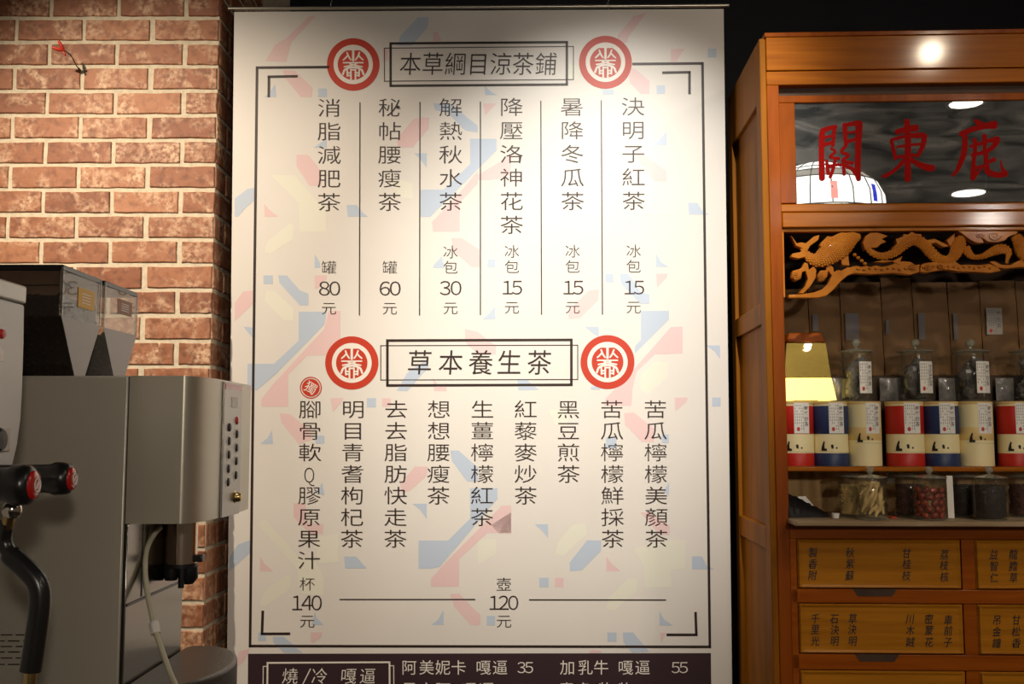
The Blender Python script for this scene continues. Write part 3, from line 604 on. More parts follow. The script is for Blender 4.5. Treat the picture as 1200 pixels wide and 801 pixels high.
# cloud at the top
carve('carved_cloud', [[(610,82),(760,82),(790,120),(830,160),(840,190),(770,190),(700,150),(650,110)],[(750,82),(1140,82),(1130,110),(1060,130),(1030,165),(960,182),(880,180),(820,140)]], gB, VC-.006)
def curl(c, r, turns, fn, w, parent, name='carved_curl', y=VC-.008):
    pts = []; 
    for k in range(18):
        a = turns*2*math.pi*k/17; rr = r*(1-.75*k/17)
        u, z = fn(c[0]+rr*math.cos(a), c[1]+rr*math.sin(a)*.7); pts.append((u, y, z))
    return obj(name, MB().tube(pts, [w*(1-.5*k/17) for k in range(18)], 6), M['carve'], parent, smooth=60)
for c, r in (((930,125),60),((800,120),40),((215,395),40),((990,245),48),((350,400),36),((460,390),36)): curl(c, r, 1.4, gB, .0016, cp)
curl((240,465), 40, 1.2, gA, .0016, cp); curl((465,470), 34, 1.2, gA, .0016, cp)
# scaly bodies
def body(name, path, fn, scale_r, y=VC+.001, fins=None, label=None):
    P = []
    for i in range(len(path)-1):
        p0 = path[max(i-1,0)]; p1 = path[i]; p2 = path[i+1]; p3 = path[min(i+2,len(path)-1)]
        for k in range(5):
            t = k/5; P.append(tuple(.5*((2*b)+(-a+c)*t+(2*a-5*b+4*c-d)*t*t+(-a+3*b-3*c+d)*t**3) for a,b,c,d in zip(p0,p1,p2,p3)))
    P.append(path[-1]); px2m = 1/7.5*2.5/1200
    pts = [(fn(x,yy)[0], y, fn(x,yy)[1]) for x,yy,w in P]; rad = [w*px2m for x,yy,w in P]
    o = obj(name, MB().tube(pts, rad, 12, flat=.55), M['carve'], cp, smooth=60, label=label)
    mb = MB()
    for i in range(1, len(P)-1):
        a, b = P[i-1], P[i+1]; dx, dy = b[0]-a[0], b[1]-a[1]; l = math.hypot(dx,dy) or 1; nx_, ny_ = -dy/l, dx/l; w = P[i][2]
        k = max(2, int(w/scale_r*.9))
        for j in range(-k, k+1):
            f = (j+(.5 if i%2 else 0))/k*.85
            if abs(f) > .92: continue
            u, z = fn(P[i][0]+nx_*w*f, P[i][1]+ny_*w*f)
            d = w*px2m*.55*math.sqrt(max(0,1-f*f))
            mb.ball((u, y-d, z), (scale_r*px2m*.62, .0011, scale_r*px2m*.62), 6, 3)
    s = obj('scales', mb, M['carve'], o, smooth=60); s['kind'] = 'stuff'
    return o
fish = body('carved_fish', [(300,225,22),(350,300,38),(420,335,62),(500,305,92),(580,250,108),(660,200,98),(730,150,66),(775,135,40),(808,122,14)], gA, 17, label='carved fish with scales')
carve('fin', [[(200,120),(250,190),(290,180),(330,190),(400,130),(450,115),(440,160),(370,210),(340,260),(330,310),(260,325),(200,310),(210,280),(290,265),(300,235),(240,210)],
  [(450,210),(470,175),(500,150),(520,125),(560,130),(600,110),(640,92),(720,98),(600,170),(480,230)],[(660,250),(700,230),(705,300),(715,385),(650,382),(640,340)]], gA, VC-.004, parent=fish)
mb = MB()
for j in range(4):
    u, z = gA(760+j*30, 290+j*26); mb.ball((u, VC-.002, z), (.0055,.004,.0045), 8, 5)
obj('carved_pebble', mb, M['carve'], cp, smooth=60)['kind'] = 'stuff'
drag = body('carved_dragon', [(850,190,12),(880,240,22),(940,285,28),(1020,300,32),(1110,270,38),(1180,215,42),(1240,170,46),(1300,160,50),(1370,200,52),(1430,270,52),(1500,325,46),(1580,340,42),(1630,300,50),(1660,240,62),(1690,170,56),(1720,140,20)], gA, 15, label='carved dragon with scaly coiled body')
carve('crest', [[(830,180),(860,120),(900,95),(960,92),(1050,125),(1000,150),(1040,175),(990,195),(960,225),(900,230),(850,250)],
  [(1080,235),(1130,190),(1120,150),(1180,130),(1190,105),(1230,112),(1260,85),(1300,105),(1345,105),(1350,150),(1270,130),(1180,185)],
  [(1390,160),(1460,148),(1530,180),(1590,210),(1540,225),(1470,185),(1400,200)],[(1565,160),(1610,125),(1640,100),(1640,160),(1600,220)],
  [(930,350),(1010,335),(1100,340),(1180,300),(1150,380),(1090,350),(1000,360)]], gA, VC-.003, parent=drag)
body('carved_limb', [(680,220,40),(710,280,34),(760,310,20),(840,300,24),(900,270,34),(960,245,44),(1020,240,42),(1060,270,30),(1050,330,10),(1045,360,8)], gB, 15, y=VC-.001, label='carved clawed limb of the dragon')
drag2 = body('carved_coil', [(1120,120,44),(1160,190,62),(1190,260,72),(1260,310,70),(1400,300,60),(1540,240,50),(1660,170,46),(1800,180,40),(1900,230,30)], gB, 15, y=VC, label='carved coil of the dragon')
mb = MB()
for k in range(14):
    x = 690+k*55; u, z = gB(300+k*26+(340 if k>9 else 0), 405+math.sin(k)*8) if False else gB(310+k*45, 400+math.sin(k*2)*10)
    mb.ball((u, VC-.004, z), (.0045,.0035,.0035), 8, 4)
for k in range(10):
    u, z = gA(790+k*52, 412+math.sin(k*2)*8); mb.ball((u, VC-.003, z), (.0048,.0035,.0035), 8, 4)
obj('carved_ripple', mb, M['carve'], cp, smooth=60)['kind'] = 'stuff'
# shelves
ZS = Z(547); ZS0 = Z(552.5); OV = -.085; ZC = cf(1060, 610.5, OV)[1]
part('shelf_board', MB().box(.002,CWD-.002,.012,CDP-.014,ZS0,ZS), M['wood'])
VR1, VR2 = .135, .235
ZR1 = cf(1060, 469.5, VR1)[1]; ZR2 = cf(1060, 439.5, VR2)[1]
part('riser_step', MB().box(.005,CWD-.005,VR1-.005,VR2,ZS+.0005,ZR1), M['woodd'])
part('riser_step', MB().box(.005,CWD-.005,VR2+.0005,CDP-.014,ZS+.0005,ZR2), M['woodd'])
part('counter_board', MB().box(uo-.008,CWD-uo+.008,OV,CDP-.014,ZC-.012,ZC), M['counter'])
part('inner_back', MB().box(.004,CWD-.004,.205,.211,ZC+.0005,ZS0-.0005), M['backwood'], bevel=0)
ZD = [(Z(632),Z(690)),(Z(707.5),Z(766.5)),(Z(786),Z(846))]
pit = ZD[0][0]-ZD[1][0]
while len(ZD) < 6: ZD.append((ZD[-1][0]-pit, ZD[-1][1]-pit))
ud0, ud1 = U(934.5,660), U(1127,660); dw = ud1-ud0; gap = U(1143.5,660)-ud1
cols = [ud0, ud0+dw+gap]
part('apron_rail', MB().box(uo-.004,CWD-uo+.004,.002,.04,ZD[0][0]+.001,ZC-.0125), M['woodh'])
part('drawer_stile', MB().box(uo-.0035,ud0-.0015,.002,.04,.08,ZD[0][0]+.001), M['woodh'], bevel=0)
dt = {(0,0):[(952.4,'製香附',(647,660.3,673.5)),(996,'秋紫蘇',(647,660,674)),(1062.5,'甘桂枝',(648,660.5,674)),(1106.5,'荔枝核',(649.5,662,675.5))],
      (1,0):[(955.5,'千里光',(724.5,737,750.5)),(978,'石決明',(724.5,737.5,750.5)),(999,'草決明',(724.5,737,750.5)),(1066.7,'川木賊',(724.5,738,752)),(1088.6,'密蒙花',(725,738,752)),(1111,'車前子',(726,738.5,752))],
      (0,1):[(1164.8,'益智仁',(649.3,663,676.5)),(1187.6,'龍膽草',(649.3,663,676.5))],(1,1):[(1168,'吊金鐘',(726,739.6,753)),(1190.8,'甘松香',(726,739.6,753))]}
for r, (za, zb) in enumerate(ZD):
    zb2 = ZD[r+1][0]+.001 if r < 5 else .08
    part('drawer_rail', MB().box(uo-.004,CWD-uo+.004,.002,.04,zb2,zb-.001), M['woodh'])
    for c, u0 in enumerate(cols):
        if True: part('drawer_divider', MB().box(u0+dw+.0012,min(u0+dw+gap-.0012, CWD-uo),.002,.04,zb-.0005,za+.0005), M['woodh'], bevel=0)
        u1 = u0+dw
        d = part('drawer', MB().box(u0+.001,u1-.001,.004,.25,zb+.001,za-.001), M['woody'], bevel=.001)
        # raised centre field with a moulded edge
        mbb = MB(); e = .012
        vs = [(u0+.002,.004,zb+.002),(u1-.002,.004,zb+.002),(u1-.002,.004,za-.002),(u0+.002,.004,za-.002),
              (u0+.004,-.001,zb+.004),(u1-.004,-.001,zb+.004),(u1-.004,-.001,za-.004),(u0+.004,-.001,za-.004),
              (u0+e,.002,zb+e*.8),(u1-e,.002,zb+e*.8),(u1-e,.002,za-e*.8),(u0+e,.002,za-e*.8)]
        mbb.add(vs, [(j*4+i,j*4+(i+1)%4,(j+1)*4+(i+1)%4,(j+1)*4+i) for j in (0,1) for i in range(4)]+[(8,9,10,11)])
        part('drawer_front', mbb, M['woody'], d, 0)
        um = (u0+u1)/2-.012; hw = .052
        part('handle_recess', MB().prism([(um-hw,zb-.0005),(um+hw,zb-.0005),(um+hw-.012,zb-.017),(um-hw+.012,zb-.017)], .0005, .006), M['woodd'], d, 0, label='dark cut finger pull')
        if (r,c) in dt:
            fn = lambda x, y: (lambda t: (t[0], .0012, t[1]))(cf(x, y, .002))
            for x, chs, ys in dt[(r,c)]:
                mb = MB()
                for ch, y in zip(chs, ys): text_em(mb, ch, x+random.uniform(-.3,.3), y, 10.5, 12.5, fn, .010, shear=.12)
                part('inscription', mb, M['inkd'], d, 0, label='brushed herb name ' + chs)
if cols[-1]+dw+gap < CWD-uo:
    part('end_filler', MB().box(cols[-1]+dw+gap-.001,CWD-uo+.004,.003,.04,.08,ZD[0][0]+.001), M['woodh'], bevel=0)

# ---------------- goods on the shelves
def local_thing(name, label, cat, u, v, z, group=None, rz=0): return thing(name, label, cat, cw(u,v,z), (0,0,-ca+rz), group)
def sticker(root, w, h, y, zc, txt, curve_r=None, xoff=0, seal=True, ink='labelg', paper='label'):
    """paper sticker; curved round radius curve_r when given; local frame, facing -y"""
    def wrap(x, z, d):
        x += xoff
        if curve_r:
            a = x/curve_r; return ((curve_r+d)*math.sin(a), -(curve_r+d)*math.cos(a), zc+z)
        return (x, y-d, zc+z)
    mb = MB(); n = 8
    mb.v = [wrap(-w/2+w*i/n, s*h/2, .0004) for s in (-1,1) for i in range(n+1)]; mb.f = [(i,i+1,n+2+i,n+1+i) for i in range(n)]
    lb = obj('label_sticker', mb, M[paper], root)
    mb = MB(); fn = lambda x, yy: wrap(x, -yy, .0007)
    m = len(txt)
    for i, ch in enumerate(txt): text_em(mb, ch, w*.29, -h*.40+(i+.5)*h*.68/m, w*.30, min(h*.66/m, w*.34), fn, .02)
    for x in (-.42,-.30,-.18,-.05,.06):
        for k in range(9):
            if random.random() < .82 and not (seal and x < -.1 and k > 6): seg2d(mb, w*x, -h*.44+k*h*.095, w*x, -h*.44+k*h*.095+h*.06, w*.035, fn)
    seg2d(mb, w*.115, -h*.47, w*.115, h*.47, w*.012, fn)
    obj('label_text', mb, M[ink], lb, label='small print reading '+txt)
    if seal:
        mb = MB(); k = 16
        mb.add([fn(-w*.24+math.cos(6.283*i/k)*w*.10, h*.36+math.sin(6.283*i/k)*h*.07) for i in range(k)], [tuple(range(k))]); obj('red_seal', mb, M['seal'], lb)
    return lb
def can(pxl, pxr, kind, label, turn=0.0):
    v = .075; u0, u1 = U(pxl,510,v-.02), U(pxr,510,v-.02); r = (u1-u0)/2; u = (u0+u1)/2
    zt = cf((pxl+pxr)/2, 470.5, v)[1]; h = zt-ZS-.0005
    t = local_thing('tea_can', label, 'can', u, v, ZS+.0005, 'tea cans on the middle shelf', turn)
    obj('can_body', MB().lathe([(0,0),(r-.001,0),(r,.001),(r,h-.004)], seg=40), M['cancream'], t, smooth=40)
    obj('lid', MB().lathe([(r+.0003,h-.007),(r+.0006,h-.0065),(r+.0006,h-.001),(r-.001,h),(0,h)], seg=40), M['cangold'], t, smooth=40)
    if kind != 'cream':
        mm = M['canred'] if kind == 'red' else M['canblue']
        obj('upper_band', MB().lathe([(r+.0002,h*.495),(r+.0003,h*.496),(r+.0003,h*.93),(r+.0002,h*.931)], seg=40), mm, t, smooth=40, label=kind+' upper band')
        obj('lower_band', MB().lathe([(r+.0002,.0005),(r+.0003,.001),(r+.0003,h*.20),(r+.0002,h*.201)], seg=40), mm, t, smooth=40, label=kind+' lower band')
        xo = r*.13
        zi = .235
    else:
        obj('warm_band', MB().lathe([(r+.0002,h*.40),(r+.0003,h*.401),(r+.0003,h*.60),(r+.0002,h*.601)], seg=40), M['cangold'], t, smooth=40, label='warm yellow middle band')
        xo = r*.18; zi = .37
    sticker(t, r*.92, h*.47, 0, h*.74, '藜麥炒茶', curve_r=r+.0004, xoff=xo)
    # small ink drawing: a seated figure, a teapot and the ground line
    def wr(x, y): 
        a = x/r; return ((r+.0007)*math.sin(a), -(r+.0007)*math.cos(a), h*zi+y)
    mb = MB(); s = r/.027
    mb.add([wr(x*s-r*.82, y*s) for x,y in ((0,.0),(.009,.0),(.009,.0035),(.0055,.004),(.0052,.010),(.0062,.013),(.0048,.016),(.0035,.0135),(.002,.010),(.0005,.005))], [tuple(range(10))])
    mb.add([wr(x*s-r*.22, y*s) for x,y in ((0,.004),(.003,.0035),(.003,.009),(.001,.0105),(-.001,.009))], [tuple(range(5))])
    mb.add([wr(x*s+r*.02, y*s) for x,y in ((0,.0035),(.0025,.0035),(.0025,.006),(0,.006))], [(0,1,2,3)])
    for k in range(7): mb.add([wr(-r*.95+k*r*.27, -.0012-k*.0003), wr(-r*.95+(k+1)*r*.27, -.0015-k*.0003), wr(-r*.95+(k+1)*r*.27, -.0011-k*.0003), wr(-r*.95+k*r*.27, -.0008-k*.0003)], [(0,1,2,3)])
    obj('ink_drawing', mb, M['inkd'], t)
    return t
can(915,955.5,'red','red and cream tea can half hidden by the left cabinet post')
can(955.8,996,'blue','blue and cream tea can between the first red can and a plain cream can')
can(996.5,1035.3,'cream','plain cream tea can behind the knob of the ginseng jar', .1)
can(1042,1085.3,'red','red and cream tea can standing above the jar of whole red dates')
can(1085.8,1126.6,'blue','blue and cream tea can fifth from the left post', -.06)
can(1127.2,1167,'cream','plain cream tea can sixth from the left post', .08)
can(1174,1213,'red','red and cream tea can at the right edge of the photo')
# jars
def jar(u, v, z, r, h, label, group, wide_knob=True, lidm='glasslid'):
    t = local_thing('glass_jar', label, 'jar', u, v, z, group)
    obj('jar_body', MB().lathe([(0,.001),(r*.86,.001),(r*.96,.003),(r,.007),(r,h*.86),(r*.96,h*.90),(r*.95,h*.97)], seg=32), M['glass'], t, smooth=50)
    l = obj('lid', MB().lathe([(r*.9,h*.955),(r*.93,h*.97),(r*1.06,h*.975),(r*1.07,h*.99),(r*.8,h*1.015),(r*.35,h*1.045),(.004,h*1.055)], seg=32), M[lidm], t, smooth=50)
    if wide_knob: obj('knob', MB().lathe([(.004,h*1.05),(.004,h*1.08),(r*.20,h*1.10),(r*.27,h*1.16),(r*.20,h*1.225),(0,h*1.24)], seg=16), M[lidm], l, smooth=60)
    obj('glass_base', MB().lathe([(0,.0006),(r*.88,.0006),(r*.90,.003),(0,.0045)], seg=24), M['glasslid'], t, smooth=50)
    return t
VJ = -.038
def lower_jar(pxl, pxr, label, v=VJ, ytop=558, grp='glass jars in the low compartment'):
    u0, u1 = U(pxl,580,v-.01), U(pxr,580,v-.01); r = (u1-u0)/2; zt = cf(pxl, ytop, v)[1]; h = (zt-ZC-.0008)
    return (u0+u1)/2, r, h, jar((u0+u1)/2, v, ZC+.0006, r, h, label, grp), v
def fill_sticks(u, v, r, h, n, seed):
    rnd = random.Random(seed)
    for k in range(n):
        a = rnd.uniform(-2.6,-.5) if k%3 else rnd.uniform(0,6.28); rr = r*rnd.uniform(.45,.72); zz = .012+h*.72*k/n; L = h*rnd.uniform(.16,.26)
        tilt = rnd.uniform(.2,1.4); az = a+math.pi/2 + rnd.uniform(-.3,.3)
        c = Vector((rr*math.cos(a), rr*math.sin(a), zz+L*.4)); d = Vector((math.cos(az)*math.cos(tilt), math.sin(az)*math.cos(tilt), math.sin(tilt)))
        pts = []
        for t in range(5):
            p = c + d*(t-2)/4*L*2 + Vector((0,0,1))*math.sin(t*1.5)*.003; q = math.hypot(p.x,p.y); m = r-.006
            if q > m: p.x *= m/q; p.y *= m/q
            p.z = min(max(p.z,.008), h*.86); pts.append(p)
        o = obj('ginseng_root', MB().tube(pts, [.0022,.0042,.0052,.0044,.0020], 7, flat=.7), M['root'], smooth=60)
        o.location = cw(u,v,ZC+.0006); o.rotation_euler = (0,0,-ca)
        tag(o, 'dried tan root piece inside the front jar below the cream can', 'dried root', 'dried roots in the front jar')
def fill_balls(u, v, r, h, seed, m, R, rings=6):
    rnd = random.Random(seed); z = .011
    layer_i = 0
    while z < h*.74:
        k = 8; 
        for i in range(k):
            a = 6.283*i/k + layer_i*.4 + rnd.uniform(-.12,.12)
            if math.sin(a) > .55: continue
            q = r-.0105; rot = Matrix.Rotation(a+math.pi/2,3,'Z') @ Matrix.Rotation(rnd.uniform(-.9,.9),3,'Y')
            o = obj('red_date', MB().ball((q*math.cos(a), q*math.sin(a), z+rnd.uniform(-.001,.001)), (R*1.15,R*.72,R*.8), 12, 8, rot), M[m], smooth=80)
            o.location = cw(u,v,ZC+.0006); o.rotation_euler = (0,0,-ca)
            tag(o, 'wrinkled red date inside the front jar below the red can', 'dried date', 'red dates in the front jar')
        z += R*1.55; layer_i += 1
def fill_mass(u, v, r, h, z, label, cat, name, m, top=.8, n=420, sz=.0026, seed=3):
    rnd = random.Random(seed); mb = MB().lathe([(0,.006),(r-.0065,.006),(r-.0055,.01),(r-.0055,h*top),(0,h*top)], seg=20)
    for k in range(n):
        a = rnd.uniform(0,6.283)
        if k % 6 == 0: q = (r-.007)*math.sqrt(rnd.random()); zz = h*top
        else: q = r-.0055; zz = rnd.uniform(.008,h*top)
        rot = Matrix.Rotation(rnd.uniform(0,6),3,'Z')@Matrix.Rotation(rnd.uniform(0,3),3,'X')
        mb.ball((q*math.cos(a), q*math.sin(a), zz), (sz*.9,sz*.5,sz*.6), 5, 3, rot)
    o = obj(name, mb, M[m], smooth=60); o.location = cw(u,v,z); o.rotation_euler = (0,0,-ca)
    tag(o, label, cat, kind='stuff'); return o
u,r,h,_,v = lower_jar(1003.5,1040, 'front glass jar of tan ginseng root below the cream can'); fill_sticks(u,v,r,h,26,2)
u,r,h,_,v = lower_jar(1072.5,1110.5, 'front glass jar of whole red dates beside a white card'); fill_balls(u,v,r,h,5,'date',.0093)
u,r,h,_,v = lower_jar(1142.5,1182, 'front glass jar of blackish herbs, third front jar with a knob'); fill_mass(u,v,r,h,ZC+.0006,'blackish dried herbs filling the third front jar','dried herb','dried_herbs','darkherb')
VB = .052
for a, b, lab, m, cl, nm in ((984,1018,'rear glass jar of thin tan roots behind the ginseng jar','root','thin tan dried roots in the jar behind the ginseng jar','dried_roots'),
                 (1050,1083,'rear glass jar of dark red fruit behind the date jar','redherb','dark red dried fruit in the jar behind the date jar','dried_fruit'),
                 (1116,1150,'rear glass jar of black herbs right of the white card','darkherb','black dried herbs in the jar right of the white card','dried_herbs'),
                 (1184,1220,'rear glass jar of dark red fruit at the right edge of the photo','redherb','dark red dried fruit in the jar at the right edge','dried_fruit')):
    u,r,h,_,v = lower_jar(a,b,lab,VB,556,'glass jars in the low compartment')
    fill_mass(u,v,r,h,ZC+.0006,cl,'dried herb',nm,m,.76,300,.0042 if m!='darkherb' else .0026,seed=a)
# card, strap, bag, chip between the jars
cu = U(1113.5,580,.0)
o = obj('white_card', MB().box(-.0075,.0075,0,.002,0,cf(1113,557,.0)[1]-ZC-.001), M['white'], bevel=.0005); o.location = cw(cu+.001,.0,ZC+.0008); o.rotation_euler = (-.03,0,-ca)
tag(o, 'narrow white card standing between the date jar and a black herb jar', 'card')
o = obj('red_token', MB().lathe([(0,0),(.0085,0),(.009,.002),(.0085,.004),(0,.004)], seg=20), M['petal'], smooth=40); o.location = cw(U(1046,600,.0),.0,ZC+.0006)
tag(o, 'small red disc lying between the ginseng and date jars', 'token')
# checkered strip hanging in the gap
st = local_thing('checkered_strip', 'black and white checkered strip hanging behind the ginseng jar', 'ribbon', U(1044,560,.14), .14, 0)
z1, z0_ = cf(1044,552,.14)[1], cf(1044,570,.14)[1]; mbw, mbk = MB(), MB()
for i in range(5):
    for j in range(8):
        s = .0036; zz = z1-(j+1)*s
        (mbw if (i+j)%2 else mbk).box(-.009+i*s,-.009+(i+1)*s,0,.001,zz,zz+s)
obj('strip_square', mbw, M['white'], st)['kind'] = 'stuff'; obj('strip_square', mbk, M['black'], st)['kind'] = 'stuff'
# black plastic bag: a crumpled low heap
bg = MB(); n1, n2 = 22, 9; u0, u1 = U(924,600,.0), U(977,600,.0)
rnd = random.Random(11)
for j in range(n2):
    for i in range(n1):
        t = i/(n1-1); a = math.pi*j/(n2-1)
        hh = (.052*(1-t)**.8+.004)*(1+.12*math.sin(i*1.9+j*2.3)); dd = .06*(1-.5*t)
        bg.v.append((u0+(u1-u0)*t+rnd.uniform(-.001,.001), .055-dd*math.cos(a), max(0,hh*math.sin(a))+.0004))
bg.f = [(j*n1+i, j*n1+i+1, (j+1)*n1+i+1, (j+1)*n1+i) for j in range(n2-1) for i in range(n1-1)]
o = obj('plastic_bag', bg, M['blackp'], smooth=50); o.location = cw(0,0,ZC+.0002); o.rotation_euler = (0,0,-ca)
tag(o, 'crumpled black plastic bag lying at the left of the low compartment', 'bag')
o = obj('folded_card', MB().prism([(0,0),(.03,0),(.0,.036),(-.02,.034)], 0, .0015), M['steelp'], None); o.location = cw(U(946,590,.17),.185,ZC+.006); o.rotation_euler = (-.1,.0,-ca)
tag(o, 'grey folded card sticking up behind the black plastic bag', 'card')
o = obj('white_cup', MB().lathe([(0,0),(.0075,0),(.0095,.012),(.009,.012),(.007,.001)], seg=20), M['white'], smooth=40); o.location = cw(U(979,600,-.01),-.01,ZC+.0006)
tag(o, 'tiny white cup beside the end of the black plastic bag', 'cup')
# upper jars on the riser
def up_jar(pl, pr, label, txt, lab_px):
    v = .185; u0, u1 = U(pl,440,v-.02), U(pr,440,v-.02); r = (u1-u0)/2; u = (u0+u1)/2
    zt = cf(pl, 411, v)[1]; h = zt-ZR1-.0008
    t = jar(u, v, ZR1+.0006, r, h, label, 'labelled jars on the upper step')
    sticker(t, r*.86, h*.62, 0, h*.46, txt, curve_r=r+.0006, xoff=r*.30)
    rnd = random.Random(int(pl))
    mb = MB()
    for k in range(9):
        a = rnd.uniform(0,6.28); q = r*.42; z = h*.12+h*.62*k/9; rot = Matrix.Rotation(rnd.uniform(0,6),3,'Z')@Matrix.Rotation(rnd.uniform(-.8,.8),3,'X')
        n0 = len(mb.v); cc = Vector((q*math.cos(a)*.7, q*math.sin(a)*.7, z+.006)); mb.ball(cc, (r*.46,r*.34,h*.15), 9, 7, rot); mb.v[n0:] = [tuple(cc+(Vector(p_)-cc)*rnd.uniform(.72,1.15)) for p_ in mb.v[n0:]]
    o = obj('foil_packets', mb, M['foil'], smooth=20); o.location = cw(u,v,ZR1+.003); o.rotation_euler = (0,0,-ca)
    tag(o, 'crumpled clear packets inside the ' + label.replace('labelled glass jar',' jar').strip(), 'packets', kind='stuff')
up_jar(987.5,1026,'labelled glass jar right of the lit yellow lamp shade','藜麥炒茶',0)
up_jar(1056.5,1097,'labelled glass jar above the second red tea can','苦瓜檸檬鮮採茶',0)
up_jar(1121,1163.5,'labelled glass jar above the second cream tea can','藜麥炒茶',0)
up_jar(1190,1232,'glass jar cut by the right edge of the photo on the upper step','黑豆煎茶',0)
for a, b, lab in ((974,987,'dark clear packet squeezed between the lamp shade and first labelled jar'),(1031,1053,'dark clear packet between the first and second labelled jars'),(1100,1119,'dark clear packet between the second and third labelled jars'),(1167,1188,'dark clear packet right of the third labelled jar')):
    v = .21; u0, u1 = U(a,455,v), U(b,455,v); hh = cf(a,443,v)[1]-ZR1; mb = MB(); nn = 7; rnd = random.Random(a)
    for j in range(nn):
        for i in range(nn):
            x = u0+(u1-u0)*i/(nn-1); z = hh*j/(nn-1); bul = math.sin(math.pi*i/(nn-1))*math.sin(math.pi*j/(nn-1))
            mb.v.append((x, -.010*bul*rnd.uniform(.6,1.2), z)); 
    mb.f = [(j*nn+i,j*nn+i+1,(j+1)*nn+i+1,(j+1)*nn+i) for j in range(nn-1) for i in range(nn-1)]
    k = len(mb.v); mb.add([(x,.012*math.sin(math.pi*(i%nn)/(nn-1))*math.sin(math.pi*(i//nn)/(nn-1)),z) for i,(x,y,z) in enumerate(list(mb.v))], [tuple(reversed(f)) for f in mb.f[:]])
    o = obj('clear_packet', mb, M['foil'], smooth=35); o.location = cw(0,v,ZR1+.0006); o.rotation_euler = (0,0,-ca)
    tag(o, lab, 'packet', 'clear packets on the upper step')
# kraft bags on the back step
def kraft(pl, pr, pt, label, lab=None, skew=0):
    v = .33; u0, u1 = U(pl,400,v-.03), U(pr,400,v-.03); w = u1-u0-.001; h = cf(pl,pt,v-.01)[1]-ZR2-.001
    t = local_thing('kraft_bag', label, 'paper bag', (u0+u1)/2, v, ZR2+.0006, 'kraft paper bags on the back step', skew)
    rnd = random.Random(int(pl)); mb = MB(); nx, nz = 8, 12
    for side in (-1, 1):
        for j in range(nz+1):
            f = j/nz; th = .030*(1-f)**.55*1.0+.0015
            for i in range(nx+1):
                e = math.sin(math.pi*i/nx)**.5
                cr = rnd.uniform(-.0016,.0016) if side < 0 else 0
                mb.v.append((-w/2+w*i/nx, side*(th*(.55+.45*e))+cr, h*f))
    m = (nx+1)*(nz+1)
    mb.f = [(j*(nx+1)+i, j*(nx+1)+i+1, (j+1)*(nx+1)+i+1, (j+1)*(nx+1)+i) for j in range(nz) for i in range(nx)]
    mb.f += [tuple(x+m for x in reversed(f)) for f in mb.f[:]]
    for j in range(nz):
        a = j*(nx+1); b = (j+1)*(nx+1); mb.f += [(a+m,a,b,b+m),(a+nx,a+nx+m,b+nx+m,b+nx)]
    mb.f += [(nz*(nx+1)+i, nz*(nx+1)+i+1, nz*(nx+1)+i+1+m, nz*(nx+1)+i+m) for i in range(nx)] + [(i+1,i,i+m,i+1+m) for i in range(nx)]
    obj('bag_body', mb, M['kraft'], t, smooth=30)
    obj('folded_top', MB().box(-w/2,w/2,-.0045,.0045,h*.93,h), M['kraft'], t, bevel=.001)
    if lab:
        x0, x1, y0, y1, ink = lab; lu0, lu1 = U(x0,380,v-.025)-(u0+u1)/2, U(x1,380,v-.025)-(u0+u1)/2; lz0, lz1 = cf(x0,y1,v-.025)[1]-ZR2, cf(x0,y0,v-.025)[1]-ZR2
        th = .030*(1-(lz0/h))**.55+.003
        sticker(t, lu1-lu0, lz1-lz0, -th-.0004, (lz0+lz1)/2, '養生茶', xoff=(lu0+lu1)/2, ink=ink, paper='labelk' if ink=='labelb' else 'labelm', seal=(ink=='labelg'))
kraft(914,950.5,338,'kraft bag behind the lit lamp shade at the left cabinet post')
kraft(951,988,333,'kraft bag rising behind the right edge of the lamp shade',(952.5,959,368,388,'labelb'))
kraft(988.5,1037,330,'kraft bag behind the first labelled jar with a pale label',(990.5,1006,367,399,'labelb'))
kraft(1037.5,1074,325,'tallest kraft bag, left of a bag with a bluish label',(1037.8,1042,375,392,'labelb'))
kraft(1074.5,1116,330,'kraft bag with a bluish label at its left edge',(1076,1083.5,367,398,'labelb'))
kraft(1116.5,1154,330,'kraft bag behind the knob of the third labelled jar',(1117,1122,367,398,'labelb'))
kraft(1154.5,1197,328,'kraft bag with a white square label above the right packet',(1156,1174.5,361,392,'labelg'))
kraft(1197.5,1238,329,'kraft bag at the right edge of the photo')
# lit lamp shade at the post
v = .17; lp = local_thing('table_lamp', 'lit yellow tapered shade lamp at the left post behind the first cans', 'lamp', U(942,450,v), v, ZR1+.0006)
zz = lambda y: cf(950,y,v)[1]-ZR1
def frust(z0, z1, w0, w1, d=.7):
    return MB().add([(-w0,-w0*d,z0),(w0,-w0*d,z0),(w0,w0*d,z0),(-w0,w0*d,z0),(-w1,-w1*d,z1),(w1,-w1*d,z1),(w1,w1*d,z1),(-w1,w1*d,z1)],[(0,3,2,1),(4,5,6,7),(0,1,5,4),(1,2,6,5),(2,3,7,6),(3,0,4,7)])
w470, w444, w402, w390 = [ (U(x,450,v)-U(942,450,v)) for x in (974,969.5,965,961)]
obj('lamp_base', MB().box(-.03,.03,-.02,.02,0,max(.002,zz(470)+.001)), M['gold'], lp)
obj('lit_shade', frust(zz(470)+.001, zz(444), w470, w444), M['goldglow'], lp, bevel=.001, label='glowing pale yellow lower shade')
hood = obj('hood', frust(zz(444)+.0005, zz(403), w444, w402), M['gold'], lp, bevel=.001, label='dull gold upper shade')
obj('hood_cap', frust(zz(403)+.0005, zz(391), w402, w390), M['woodr'], lp, bevel=.004)
mb = MB(); yb = -w402*.7-.0035
pts = [(-.004,0),(.012,0),(.0125,-.004),(.010,-.006),(.010,-.012),(.005,-.018),(-.002,-.019),(-.009,-.015),(-.004,-.013),(-.003,-.009),(-.006,-.006)]
